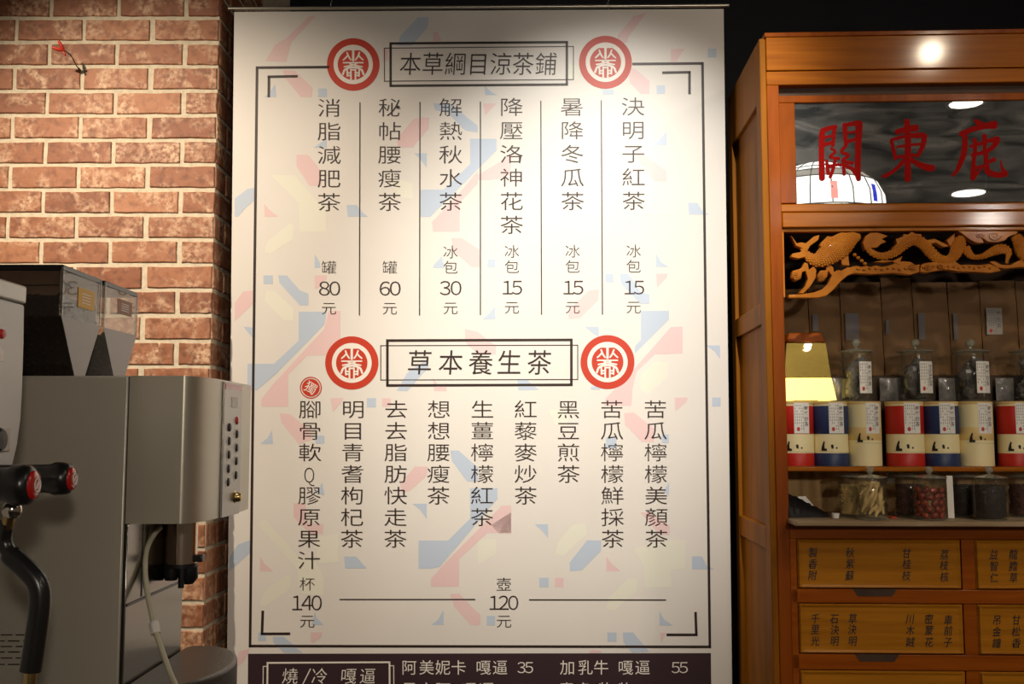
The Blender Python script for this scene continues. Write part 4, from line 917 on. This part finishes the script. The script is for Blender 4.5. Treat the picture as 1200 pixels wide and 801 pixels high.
mb.prism([(x, zz(404)+z-.001) for x, z in pts], yb-.0042, yb+.006); obj('hood_glint', mb, M['lampglow'], hood, label='bright crescent drawn as a reflection on the hood')  # glowing crescent plate draws a reflection on the hood front

# ================================================================== LAMPS REFLECTED IN THE MIRROR
def downlight(px, py, rad, label, zc=CEIL):
    p, r, L = refl(px, py); t = (zc-.012-p.z)/r.z; q = p+r*t
    d = thing('ceiling_downlight', label, 'ceiling light', (q.x,q.y,zc-.012), (0,0,0), 'ceiling downlights')
    obj('trim_ring', MB().lathe([(rad,.012),(rad*1.25,.012),(rad*1.25,.004),(rad,.0)], seg=32), M['alu'], d, smooth=40)
    obj('diffuser', MB().lathe([(0,.002),(rad,.002)], seg=32), M['disc'], d)
    return q
downlight(1132,121.5,.085,'round downlight reflected at the top edge of the mirror glass')
downlight(1135,226.5,.115,'round downlight reflected near the bottom edge of the mirror glass')
p, r, L = refl(958, 236); q = p + r*(4.1-L)
tl = thing('pendant_lamp', 'round stained glass pendant lamp whose reflection shows in the mirror glass corner', 'lamp', q, (0,0,0))
R0 = .246
prof = [(.02,.142),(.07,.136),(.115,.120),(.150,.102),(.178,.083),(.219,.050),(.243,.0),(.248,-.06)]
bands = [(0,3,'lampglow'),(3,4,'lampglow'),(4,5,'lampolive'),(5,7,'lampglow')]
for a, b, m in bands: obj('glass_band', MB().lathe(prof[a:b+1], seg=48), M[m], tl, smooth=60)
mb = MB()
for i in (1,3,4,5,7):
    rr, z = prof[i]; mb.tube([(rr*1.003*math.cos(6.283*k/32), rr*1.003*math.sin(6.283*k/32), z) for k in range(33)], .0026, 5)
for k in range(20):
    a = 6.283*k/20; mb.tube([(rr*1.003*math.cos(a), rr*1.003*math.sin(a), z) for rr, z in prof], .0024, 5)
obj('lead_lines', mb, M['lead'], tl)
for k in range(9):
    a0 = 6.283*k/9+.1; m = 'lampblue' if k%2 else 'lamppink'
    obj('glass_flower', MB().lathe([(rr*1.004,z) for rr, z in ((R0*.975,.02),(R0*1.0,-.01),(R0*1.012,-.045))], seg=3, a0=a0, a1=a0+.10), M[m], tl)
obj('rod', MB().tube([(0,0,.13),(0,0,CEIL-q.z-.001)], .006, 8), M['lead'], tl)
# track spotlights that make the pools of light, and the added fill spots
for i, (p_, t_, *_r) in enumerate(SPOTS):
    P_ = Vector(p_); D = (Vector(t_)-P_).normalized()
    t = thing('track_spotlight', ['black track spotlight aimed at the banner hot spot','black track spotlight aimed at the lower left banner','black track spotlight aimed at the brick pier','black track spotlight aimed at the cabinet top','black fill spotlight added behind the camera position','black fill spotlight added lowest, far from the cabinet'][i], 'spotlight', P_)
    B = P_-D*.02
    mb = MB().tube([P_*0-D*.13, P_*0-D*.12, P_*0-D*.02, P_*0+D*.0], [.03,.042,.045,.045], 16, caps=False); obj('lamp_head', mb, M['black'], t, smooth=50)
    obj('bracket', MB().tube([-D*.08+Vector((0,0,.04)), -D*.08+Vector((0,0,CEIL-P_.z-.001+D.z*.08))], .008, 8), M['black'], t)

# ================================================================== COFFEE MACHINE (left)
YF = 1.6
def XY(px, Y): return (px-CX)/FPX*Y   # x for a pixel column at eye level depth Y (good near the horizon)
def P(px, py, Y): return onY(px, py, Y)
xs = P(149,520,YF).x; ZB = .92
ztop = P(120,440,YF).z; zhb = P(170,613.5,YF).z
xR = P(258,520,1.73).x; YM1 = 2.0
cm = thing('coffee_machine', 'large brushed steel automatic coffee machine with twin bean hoppers', 'coffee machine', (xs,YF,ZB))
def cml(mb):  # world -> local of cm
    mb.v = [(x-xs, y-YF, z-ZB) for x,y,z in mb.v]; return mb
obj('side_panel', cml(MB().box(-1.25,xs-.0015,YF,1.88,ZB+.001,ztop)), M['steel'], cm, bevel=.003)
obj('rear_housing', cml(MB().box(-1.25,xs-.0015,1.8805,YM1,zhb,ztop)), M['steel'], cm, bevel=.003)
# seam
obj('seam_strip', cml(MB().box(xs-.0015,xs+.0012,YF+.003,1.877,ZB+.002,ztop-.001)), M['black'], cm)
# head: plan outline with rounded corner
xa = P(212,520,YF).x; xfr = P(258,520,1.715).x
plan = [(xs+.001,YF)]
n = 14
for k in range(n+1):
    a = math.pi/2*k/n; plan.append((xa+(xfr-xa)*math.sin(a)**1.0, YF+(1.715-YF)*(1-math.cos(a))))
plan += [(xfr, 1.86)]
for k in range(n+1):
    a = math.pi/2*k/n; plan.append((xa+(xfr-xa)*math.cos(a), 1.86+(1.975-1.86)*math.sin(a)))
plan += [(xs+.001,1.975)]
obj('machine_head', cml(MB().slab(plan, zhb, ztop)), M['steelc'], cm, smooth=30)
# control plate on the front (faces +x)
zp0, zp1 = P(262,603,1.74).z, P(262,449,1.74).z
cpn = obj('control_plate', cml(MB().box(xfr,xfr+.004,1.72,1.832,zp0-.004,zp1+.002)), M['steelp'], cm, bevel=.001)
obj('plate_trim', cml(MB().box(xfr+.0038,xfr+.0048,1.725,1.827,zp1-.010,zp1)), M['redcap'], cpn, label='red strip on top of the plate')
obj('badge', cml(MB().box(xfr+.0038,xfr+.0052,1.765,1.80,zp1-.040,zp1-.022)), M['pwhite'], cpn)
def btn(Y, px, py, m, s=.0072):
    z = onY(px, py, Y).z
    me = MB().lathe([(0,.003),(s*.8,.003),(s,.0015),(s,0)], seg=16)
    me.v = [(xfr+.004+z_, Y+x, z+y) for x,y,z_ in me.v]
    obj('button', cml(me), m, cpn, smooth=50)
    if m is M['black']:
        b = MB().box(xfr+.0036,xfr+.0044,Y-s*1.35,Y+s*1.35,z-s*1.35,z+s*1.35); obj('button_plate', cml(b), M['pwhite'], cpn)
Ya, Yb = 1.752, 1.80
btn(Ya, 265, 500.5, M['plum']); btn(Yb, 271, 492.5, M['redcap'])
for k, (y1, y2) in enumerate(((516.5,508.5),(532.5,524.5),(549,540),(564.5,556.5))): btn(Ya, 264, y1, M['black']); btn(Yb, 270, y2, M['black'])
me = MB().lathe([(0,.012),(.006,.011),(.0085,.006),(.0085,.002),(.011,0)], seg=16); zk = onY(271,582,1.80).z; me.v = [(xfr+.004+z_,1.80+x,zk+y) for x,y,z_ in me.v]
obj('key_lock', cml(me), M['brass'], cpn, smooth=50)
# splash plate below the head (faces +x)
spz = ZB+.001
sp = obj('splash_plate', cml(MB().box(xs-.12,xs+.004,YF+.005,1.88,spz,zhb-.001)), M['steelm'], cm, bevel=.001)
# horizontal groove on it
zg = P(140,709,YF+.01).z
obj('plate_groove', cml(MB().box(xs+.003,xs+.0055,YF+.008,1.875,zg-.002,zg+.002)), M['black'], sp)
obj('plate_groove', cml(MB().box(xs+.003,xs+.005,YF+.07,YF+.075,zg+.004,zhb-.002)), M['black'], sp)
# spout
Ysp = 1.79; sx = P(212,640,Ysp).x; sr = (P(231,640,Ysp).x-P(193,640,Ysp).x)/2; zsb = P(212,659,Ysp).z
spt = obj('spout_housing', cml(MB().lathe([(0,zsb),(sr,zsb),(sr,zhb)], (sx,Ysp,0), 32)), M['spout'], cm, smooth=40)
obj('spout_bracket', cml(MB().box(sx-sr-.008,sx-sr+.006,Ysp-.012,Ysp+.012,zsb-.004,zhb-.001)), M['black'], spt, bevel=.001)
obj('spout_rim', cml(MB().lathe([(0,zsb-.007),(sr*1.02,zsb-.007),(sr*1.03,zsb),(0,zsb)], (sx,Ysp,0), 32)), M['black'], spt, smooth=40)
obj('nozzle', cml(MB().lathe([(0,-.022),(.010,-.022),(.013,-.014),(.013,0)], (sx-.012,Ysp-.010,zsb-.006), 16)), M['black'], spt, smooth=40)
obj('nozzle', cml(MB().lathe([(0,-.030),(.008,-.030),(.016,-.02),(.016,0)], (sx+.014,Ysp+.002,zsb-.006), 16)), M['black'], spt, smooth=40)
obj('nozzle', cml(MB().lathe([(0,-.034),(.005,-.034),(.006,0)], (sx+.008,Ysp-.018,zsb-.006), 12)), M['black'], spt, smooth=40)
obj('spout_lever', cml(MB().box(sx+sr*.5,sx+sr+.012,Ysp-.01,Ysp+.01,zsb+.002,zsb+.014)), M['black'], spt, bevel=.002)
# drip tray
ztr_ = P(212,760,1.88).z
pl = [(xs+.005,YF-.02)]
xe = P(277,776,1.78).x - .0; cyy = 1.75
for k in range(21):
    a = -math.pi/2+math.pi*k/20; pl.append((xe-.115+.115*math.cos(a)**.8 if math.cos(a)>0 else xe-.115, cyy+.165*math.sin(a)))
pl += [(xs+.005,1.9)]
tr = obj('drip_tray', cml(MB().slab([(x,y) for x,y in pl], ZB+.001, ztr_)), M['tray'], cm, bevel=.006, seg=4)
# vent slots on the side panel
sl = MB()
for r_, y in enumerate((743.5,750.5,757,763.5,770.5,778)):
    off = 0 if r_ % 2 == 0 else -9
    for k in range(-6, 4):
        x0 = 0+off+k*17.5+1; x1 = x0+13.5
        if x1 > 54: continue
        a, b = P(x0,y,YF), P(x1,y,YF); sl.box(a.x,b.x,YF-.0006,YF+.001,a.z-.0008,a.z+.0008)
obj('vent_slots', cml(sl), M['black'], cm)['kind'] = 'stuff'
# hoppers
def hopper(Y0, Y1, pyt, lab, yb, lm, first):
    X1 = -.722; X0 = -1.02 ; zt = P(68,312.5,1.63).z; zm = P(70,370,1.63).z; zb = ztop+.001
    ym = (Y0+Y1)/2; xb1, xb0 = X1, X0+.09; bw = .018
    h = obj('bean_hopper', cml(MB().box(X0,X1,Y0,Y1,zt-.006,zt+.004)), M['lid'], cm, bevel=.002, label=lab)
    # walls: front, right, back, left of upper box
    up = {'front':[(X0,Y0,zm),(X1,Y0,zm),(X1,Y0,zt-.006),(X0,Y0,zt-.006)], 'right':[(X1,Y0,zm),(X1,Y1,zm),(X1,Y1,zt-.006),(X1,Y0,zt-.006)],
          'back':[(X1,Y1,zm),(X0,Y1,zm),(X0,Y1,zt-.006),(X1,Y1,zt-.006)]}
    lo = {'front':[(xb0,ym-bw,zb),(xb1,ym-bw,zb),(X1,Y0,zm),(X0,Y0,zm)], 'right':[(xb1,ym-bw,zb),(xb1,ym+bw,zb),(X1,Y1,zm),(X1,Y0,zm)],
          'back':[(xb1,ym+bw,zb),(xb0,ym+bw,zb),(X0,Y1,zm),(X1,Y1,zm)]}
    F = [(0,1,2,3)]
    obj('hopper_wall', cml(MB().add(up['right'],F)), M['hop'], h); obj('hopper_wall', cml(MB().add(up['front'],F)), M['hopf'] if first else M['hop'], h); obj('hopper_wall', cml(MB().add(up['back'],F)), M['hop'], h)
    obj('funnel_wall', cml(MB().add(lo['right'],F)), M['hopg'], h, label='frosted grey sloping side'); obj('funnel_wall', cml(MB().add(lo['front'],F)), M['hopf'] if first else M['hop'], h)
    obj('funnel_wall', cml(MB().add(lo['back'],F)), M['hop'], h)
    # beans
    e = .006; zf = zt-.045 if first else zm-.012
    fr = 1.0
    def at(z): 
        k = min(1,(z-zb)/(zm-zb)); return (xb0+(X0-xb0)*k+e, xb1+(X1-xb1)*k-e, (ym-bw)+(Y0-ym+bw)*k+e, (ym+bw)+(Y1-ym-bw)*k-e)
    b = MB(); lv = [zb+.004, (zb+zm)/2, min(zm,zf)]+([zf] if zf>zm else []); vs = []
    for z in lv:
        x0,x1,y0,y1 = at(z); vs += [(x0,y0,z),(x1,y0,z),(x1,y1,z),(x0,y1,z)]
    m = len(lv); b.add(vs, [(j*4+i,j*4+(i+1)%4,(j+1)*4+(i+1)%4,(j+1)*4+i) for j in range(m-1) for i in range(4)]+[(3,2,1,0),tuple(range(4*m-4,4*m))])
    rnd = random.Random(int(Y0*100))
    for k in range(500):
        z = rnd.uniform(lv[0], lv[-1]); x0,x1,y0,y1 = at(z); 
        if k%3: c = (rnd.uniform(x0,x1), y0, z)
        elif k%2: c = (x1, rnd.uniform(y0,y1), z)
        else: x0,x1,y0,y1 = at(lv[-1]); c = (rnd.uniform(x0,x1), rnd.uniform(y0,y1), lv[-1])
        b.ball(c, (.0052,.0032,.0038), 6, 4, Matrix.Rotation(rnd.uniform(0,3),3,'Y'))
    o = obj('coffee_beans', b, M['beans'], smooth=60)
    tag(o, 'dark coffee beans filling the %s hopper' % ('near' if first else 'far'), 'coffee beans', kind='stuff')
    # paper label on the right wall
    z0_, z1_ = yb
    l = MB().box(X1+.0006,X1+.0014,Y0+(Y1-Y0)*.38,Y0+(Y1-Y0)*.80,z0_,z1_); lo_ = obj('paper_label', cml(l), lm, h)
    l = MB()
    for k in range(4): l.box(X1+.0014,X1+.0017,Y0+(Y1-Y0)*.48,Y0+(Y1-Y0)*.70,z0_+(z1_-z0_)*(.25+.15*k),z0_+(z1_-z0_)*(.29+.15*k))
    obj('label_print', cml(l), M['pwhite'], lo_)
    l = MB(); 
    for yy in (Y0, Y1-.004): l.box(X1-.004,X1+.001,yy,yy+.004,zm,zt)
    obj('corner_post', cml(l), M['hop'], h)
hopper(1.63,1.785,311,'near bean hopper with black lid and yellow label',(P(92,361,1.71).z,P(92,338,1.71).z),M['ylab'],True)
hopper(1.80,1.96,330,'far bean hopper with black lid and brown label',(P(140,368,1.88).z,P(140,351,1.88).z),M['blab'],False)
# hose and clip
def spline(pts, k=6):
    out = []
    for i in range(len(pts)-1):
        p0 = pts[max(i-1,0)]; p1 = pts[i]; p2 = pts[i+1]; p3 = pts[min(i+2,len(pts)-1)]
        for j in range(k):
            t = j/k; out.append(tuple(.5*((2*b)+(-a+c)*t+(2*a-5*b+4*c-d)*t*t+(-a+3*b-3*c+d)*t**3) for a,b,c,d in zip(p0,p1,p2,p3)))
    return out+[tuple(pts[-1])]
hp = [P(x,y,Y) for x,y,Y in ((188,618,1.72),(182,624,1.705),(173,640,1.685),(170,660,1.67),(172,690,1.655),(177,715,1.64),(182,738,1.625),(190,762,1.61),(200,790,1.59),(207,806,1.57),(214,830,1.56))]
hs = thing('milk_hose', 'cream coloured plastic milk hose hanging in front of the coffee machine splash plate', 'hose', hp[-1])
def rel(mb, o): mb.v = [(x-o[0],y-o[1],z-o[2]) for x,y,z in mb.v]; return mb
obj('tube', rel(MB().tube(spline(hp), .0042, 12), hp[-1]), M['hose'], hs, smooth=60)
q0, q1 = P(180,729,1.632), P(183,742,1.624)
obj('hose_clip', rel(MB().tube([q0,q1], .0082, 8), hp[-1]), M['white'], hs, bevel=.001)

# ================================================================== ESPRESSO MACHINE (front left)
YE = 1.36
em = thing('espresso_machine', 'white sided espresso machine with red capped steam knobs at the left edge', 'espresso machine', (-.8,YE,ZB))
def eml(mb): mb.v = [(x+.8,y-YE,z-ZB) for x,y,z in mb.v]; return mb
prof_ = [(29,357),(28.5,400),(27,450),(25,490),(21,520),(15,545),(6,570),(-3,600)]
pts = [(P(x,y,YE).x, P(x,y,YE).z) for x,y in prof_]
zl = pts[-1][1]
obj('front_cover', eml(MB().prism(pts+[(pts[-1][0],ZB+.06),(-1.1,ZB+.06),(-1.1,pts[0][1])], YE-.55, YE)), M['machw'], em, bevel=.003, seg=3)
p0, p1 = P(30.5,335,YE), P(30,356,YE)
obj('top_collar', eml(MB().box(-1.105,p0.x,YE-.555,YE+.004,p1.z,p0.z)), M['machg'], em, bevel=.003)
obj('machine_foot', eml(MB().box(-1.05,-.76,YE-.5,YE-.03,ZB+.0005,ZB+.06)), M['black'], em)
def onX(px, py, X): d = ray(px, py); return CAM + d*(X/d.x)
def fxz(z): 
    for (xa_,za_),(xb_,zb_) in zip(pts, pts[1:]):
        if zb_ <= z <= za_: return xa_+(xb_-xa_)*(za_-z)/(za_-zb_)
    return pts[0][0] if z > pts[0][1] else pts[-1][0]
def facing(prof, c, seg=24):   # lathe about +x axis
    m = MB().lathe(prof, seg=seg); m.v = [(c[0]+z, c[1]+x, c[2]+y) for x,y,z in m.v]; return m
def fplate(px0, py0, px1, py1, t):
    X = fxz(onX((px0+px1)/2,(py0+py1)/2,pts[2][0]).z); a, b = onX(px0,py1,X), onX(px1,py0,X); return MB().box(X-.004,X+t,a.y,b.y,a.z,b.z), X
c = onX(1,391,fxz(1.63)); obj('indicator', eml(facing([(0,.005),(.005,.0045),(.0065,.001),(.0065,-.002)], c)), M['redlit'], em, smooth=50)
mb, X_ = fplate(-8,528,9.5,501,.002); sk = obj('switch_plate', eml(mb), M['steelp'], em, bevel=.0005)
mb = facing([(0,.007),(.0125,.006),(.016,.001)], onX(-2,515,X_)); obj('rocker_switch', eml(mb), M['black'], sk, smooth=50)
mb, X_ = fplate(-8,424,3,407,.001); obj('badge', eml(mb), M['machg'], em, bevel=.0004)
def knob(px, py, Y, r, tail, lab):
    c = P(px, py, Y)
    m = MB().lathe([(0,.0),(r*.72,.0),(r*.95,-.004),(r,-.010),(r*1.02,-.020),(r*.90,-.026),(r*.86,-.034),(r*.84,-tail)], seg=36); m.v = [(c.x+z,c.y+x,c.z+y) for x,y,z in m.v]
    k = obj('steam_knob', eml(m), M['rubber'], em, smooth=50, label=lab)
    m = MB().lathe([(0,.0035),(r*.45,.003),(r*.70,.0015),(r*.74,-.001)], seg=30); m.v = [(c.x+z,c.y+x,c.z+y) for x,y,z in m.v]; cap = obj('knob_cap', eml(m), M['redcap'], k, smooth=60)
    m = MB(); n_ = 24; mk = []
    rr = r*.36
    pts_ = [(c.x+.0045, c.y+rr*math.cos(6.283*i/n_)*.8, c.z+rr*math.sin(6.283*i/n_)) for i in range(n_+1) if not 2<i<6]
    m.tube(pts_, .0009, 5); m.tube([(c.x+.0045,c.y-rr*.3,c.z-rr*.5),(c.x+.0045,c.y,c.z+rr*.1),(c.x+.0045,c.y+rr*.3,c.z+rr*.5)], .0009, 5)
    obj('cap_mark', eml(m), M['pwhite'], cap)
knob(39.5,568,1.15,.0225,.16,'near black steam knob with red cap')
knob(84,560.5,1.30,.0205,.135,'far black steam knob with red cap')
j = P(14,597,1.17); obj('wand_joint', eml(MB().ball(j, .011, 14, 10)), M['chrome'], em, smooth=80)
obj('wand_collar', eml(MB().tube([P(12,600,1.17),P(8,618,1.175)], .0065, 12)), M['brass'], em, smooth=50)
wp = spline([P(8,612,1.175),P(5,632,1.18),P(12,649,1.18),P(30,666,1.18),P(44,683,1.18),P(47,705,1.18),P(42,745,1.18),P(35.5,786,1.18)], 5)
obj('steam_wand', eml(MB().tube(wp, [.0085]*10+[.0118]*(len(wp)-10), 16)), M['rubber'], em, smooth=50, label='black insulated steam wand')
obj('wand_tip', eml(MB().tube([P(36,785,1.18),P(34,812,1.18),P(33,830,1.18)], [.007,.0065,.004], 12)), M['brass'], em, smooth=50)

# counter under both machines
ct = thing('bar_counter', 'dark bar counter carrying both coffee machines', 'counter', (-1.0,1.6,0))
obj('counter_top', MB().box(-.6,.62,-.75,.75,ZB-.04,ZB), M['countertop'], ct, bevel=.004)
obj('counter_body', MB().box(-.58,.58,-.70,.72,0,ZB-.0405), M['black'], ct)

# red flower pick in the mortar joint
fl = [P(x,y,Y) for x,y,Y in ((92.5,80.5,COLY-.002),(89,76,COLY-.03),(85,68,COLY-.06),(80.5,62.5,COLY-.075),(75.5,59.5,COLY-.085))]
ft = thing('flower_pick', 'small red bud on a dark wire stuck into the brick joint', 'ornament', fl[0])
obj('wire_stem', rel(MB().tube(spline(fl), .0016, 8), fl[0]), M['stemk'], ft, smooth=60)
e0 = fl[-1]
for px, py in ((60.5,55.5),(68,47)):
    e1 = P(px,py,COLY-.10); mid = (e0+e1)/2+Vector((.0,0,-.001))
    obj('petal', rel(MB().tube([e0, e0.lerp(e1,.25), mid, e0.lerp(e1,.8), e1], [.0015,.0045,.0055,.004,.002], 8), fl[0]), M['petal'], ft, smooth=60)
obj('petal', rel(MB().tube([e0+Vector((0,0,-.004)), e0+Vector((.003,0,-.012)), e0+Vector((-.006,0,.003))], [.002,.003,.002], 8), fl[0]), M['petal'], ft, smooth=60)
ball = MB().ball(fl[0], .003, 10, 6); obj('knot', rel(ball, fl[0]), M['stemk'], ft, smooth=60)

# sack on a stool in the dark gap
YS = 3.45; b0 = P(866,762,YS)
so = thing('stool', 'black stool in the dark gap between banner and cabinet', 'stool', (b0.x,YS,0))
obj('seat', MB().lathe([(0,b0.z-.03),(.15,b0.z-.03),(.155,b0.z-.01),(.15,b0.z),(0,b0.z)], seg=24), M['black'], so, smooth=40)
for sx_, sy_ in ((-1,-1),(1,-1),(1,1),(-1,1)): obj('leg', MB().tube([(sx_*.13,sy_*.13,0),(sx_*.10,sy_*.10,b0.z-.03)], .012, 8), M['black'], so, smooth=50)
o = obj('burlap_sack', MB().lathe([(0,0),(.085,0),(.10,.02),(.095,.05),(.06,.075),(.02,.083),(0,.08)], seg=20), M['sack'], smooth=60); o.location = (b0.x,YS,b0.z+.0005)
tag(o, 'small brown burlap sack in the dark gap beside the cabinet', 'sack')

bpy.data.objects.remove(_fo)
print('bricks', nb)
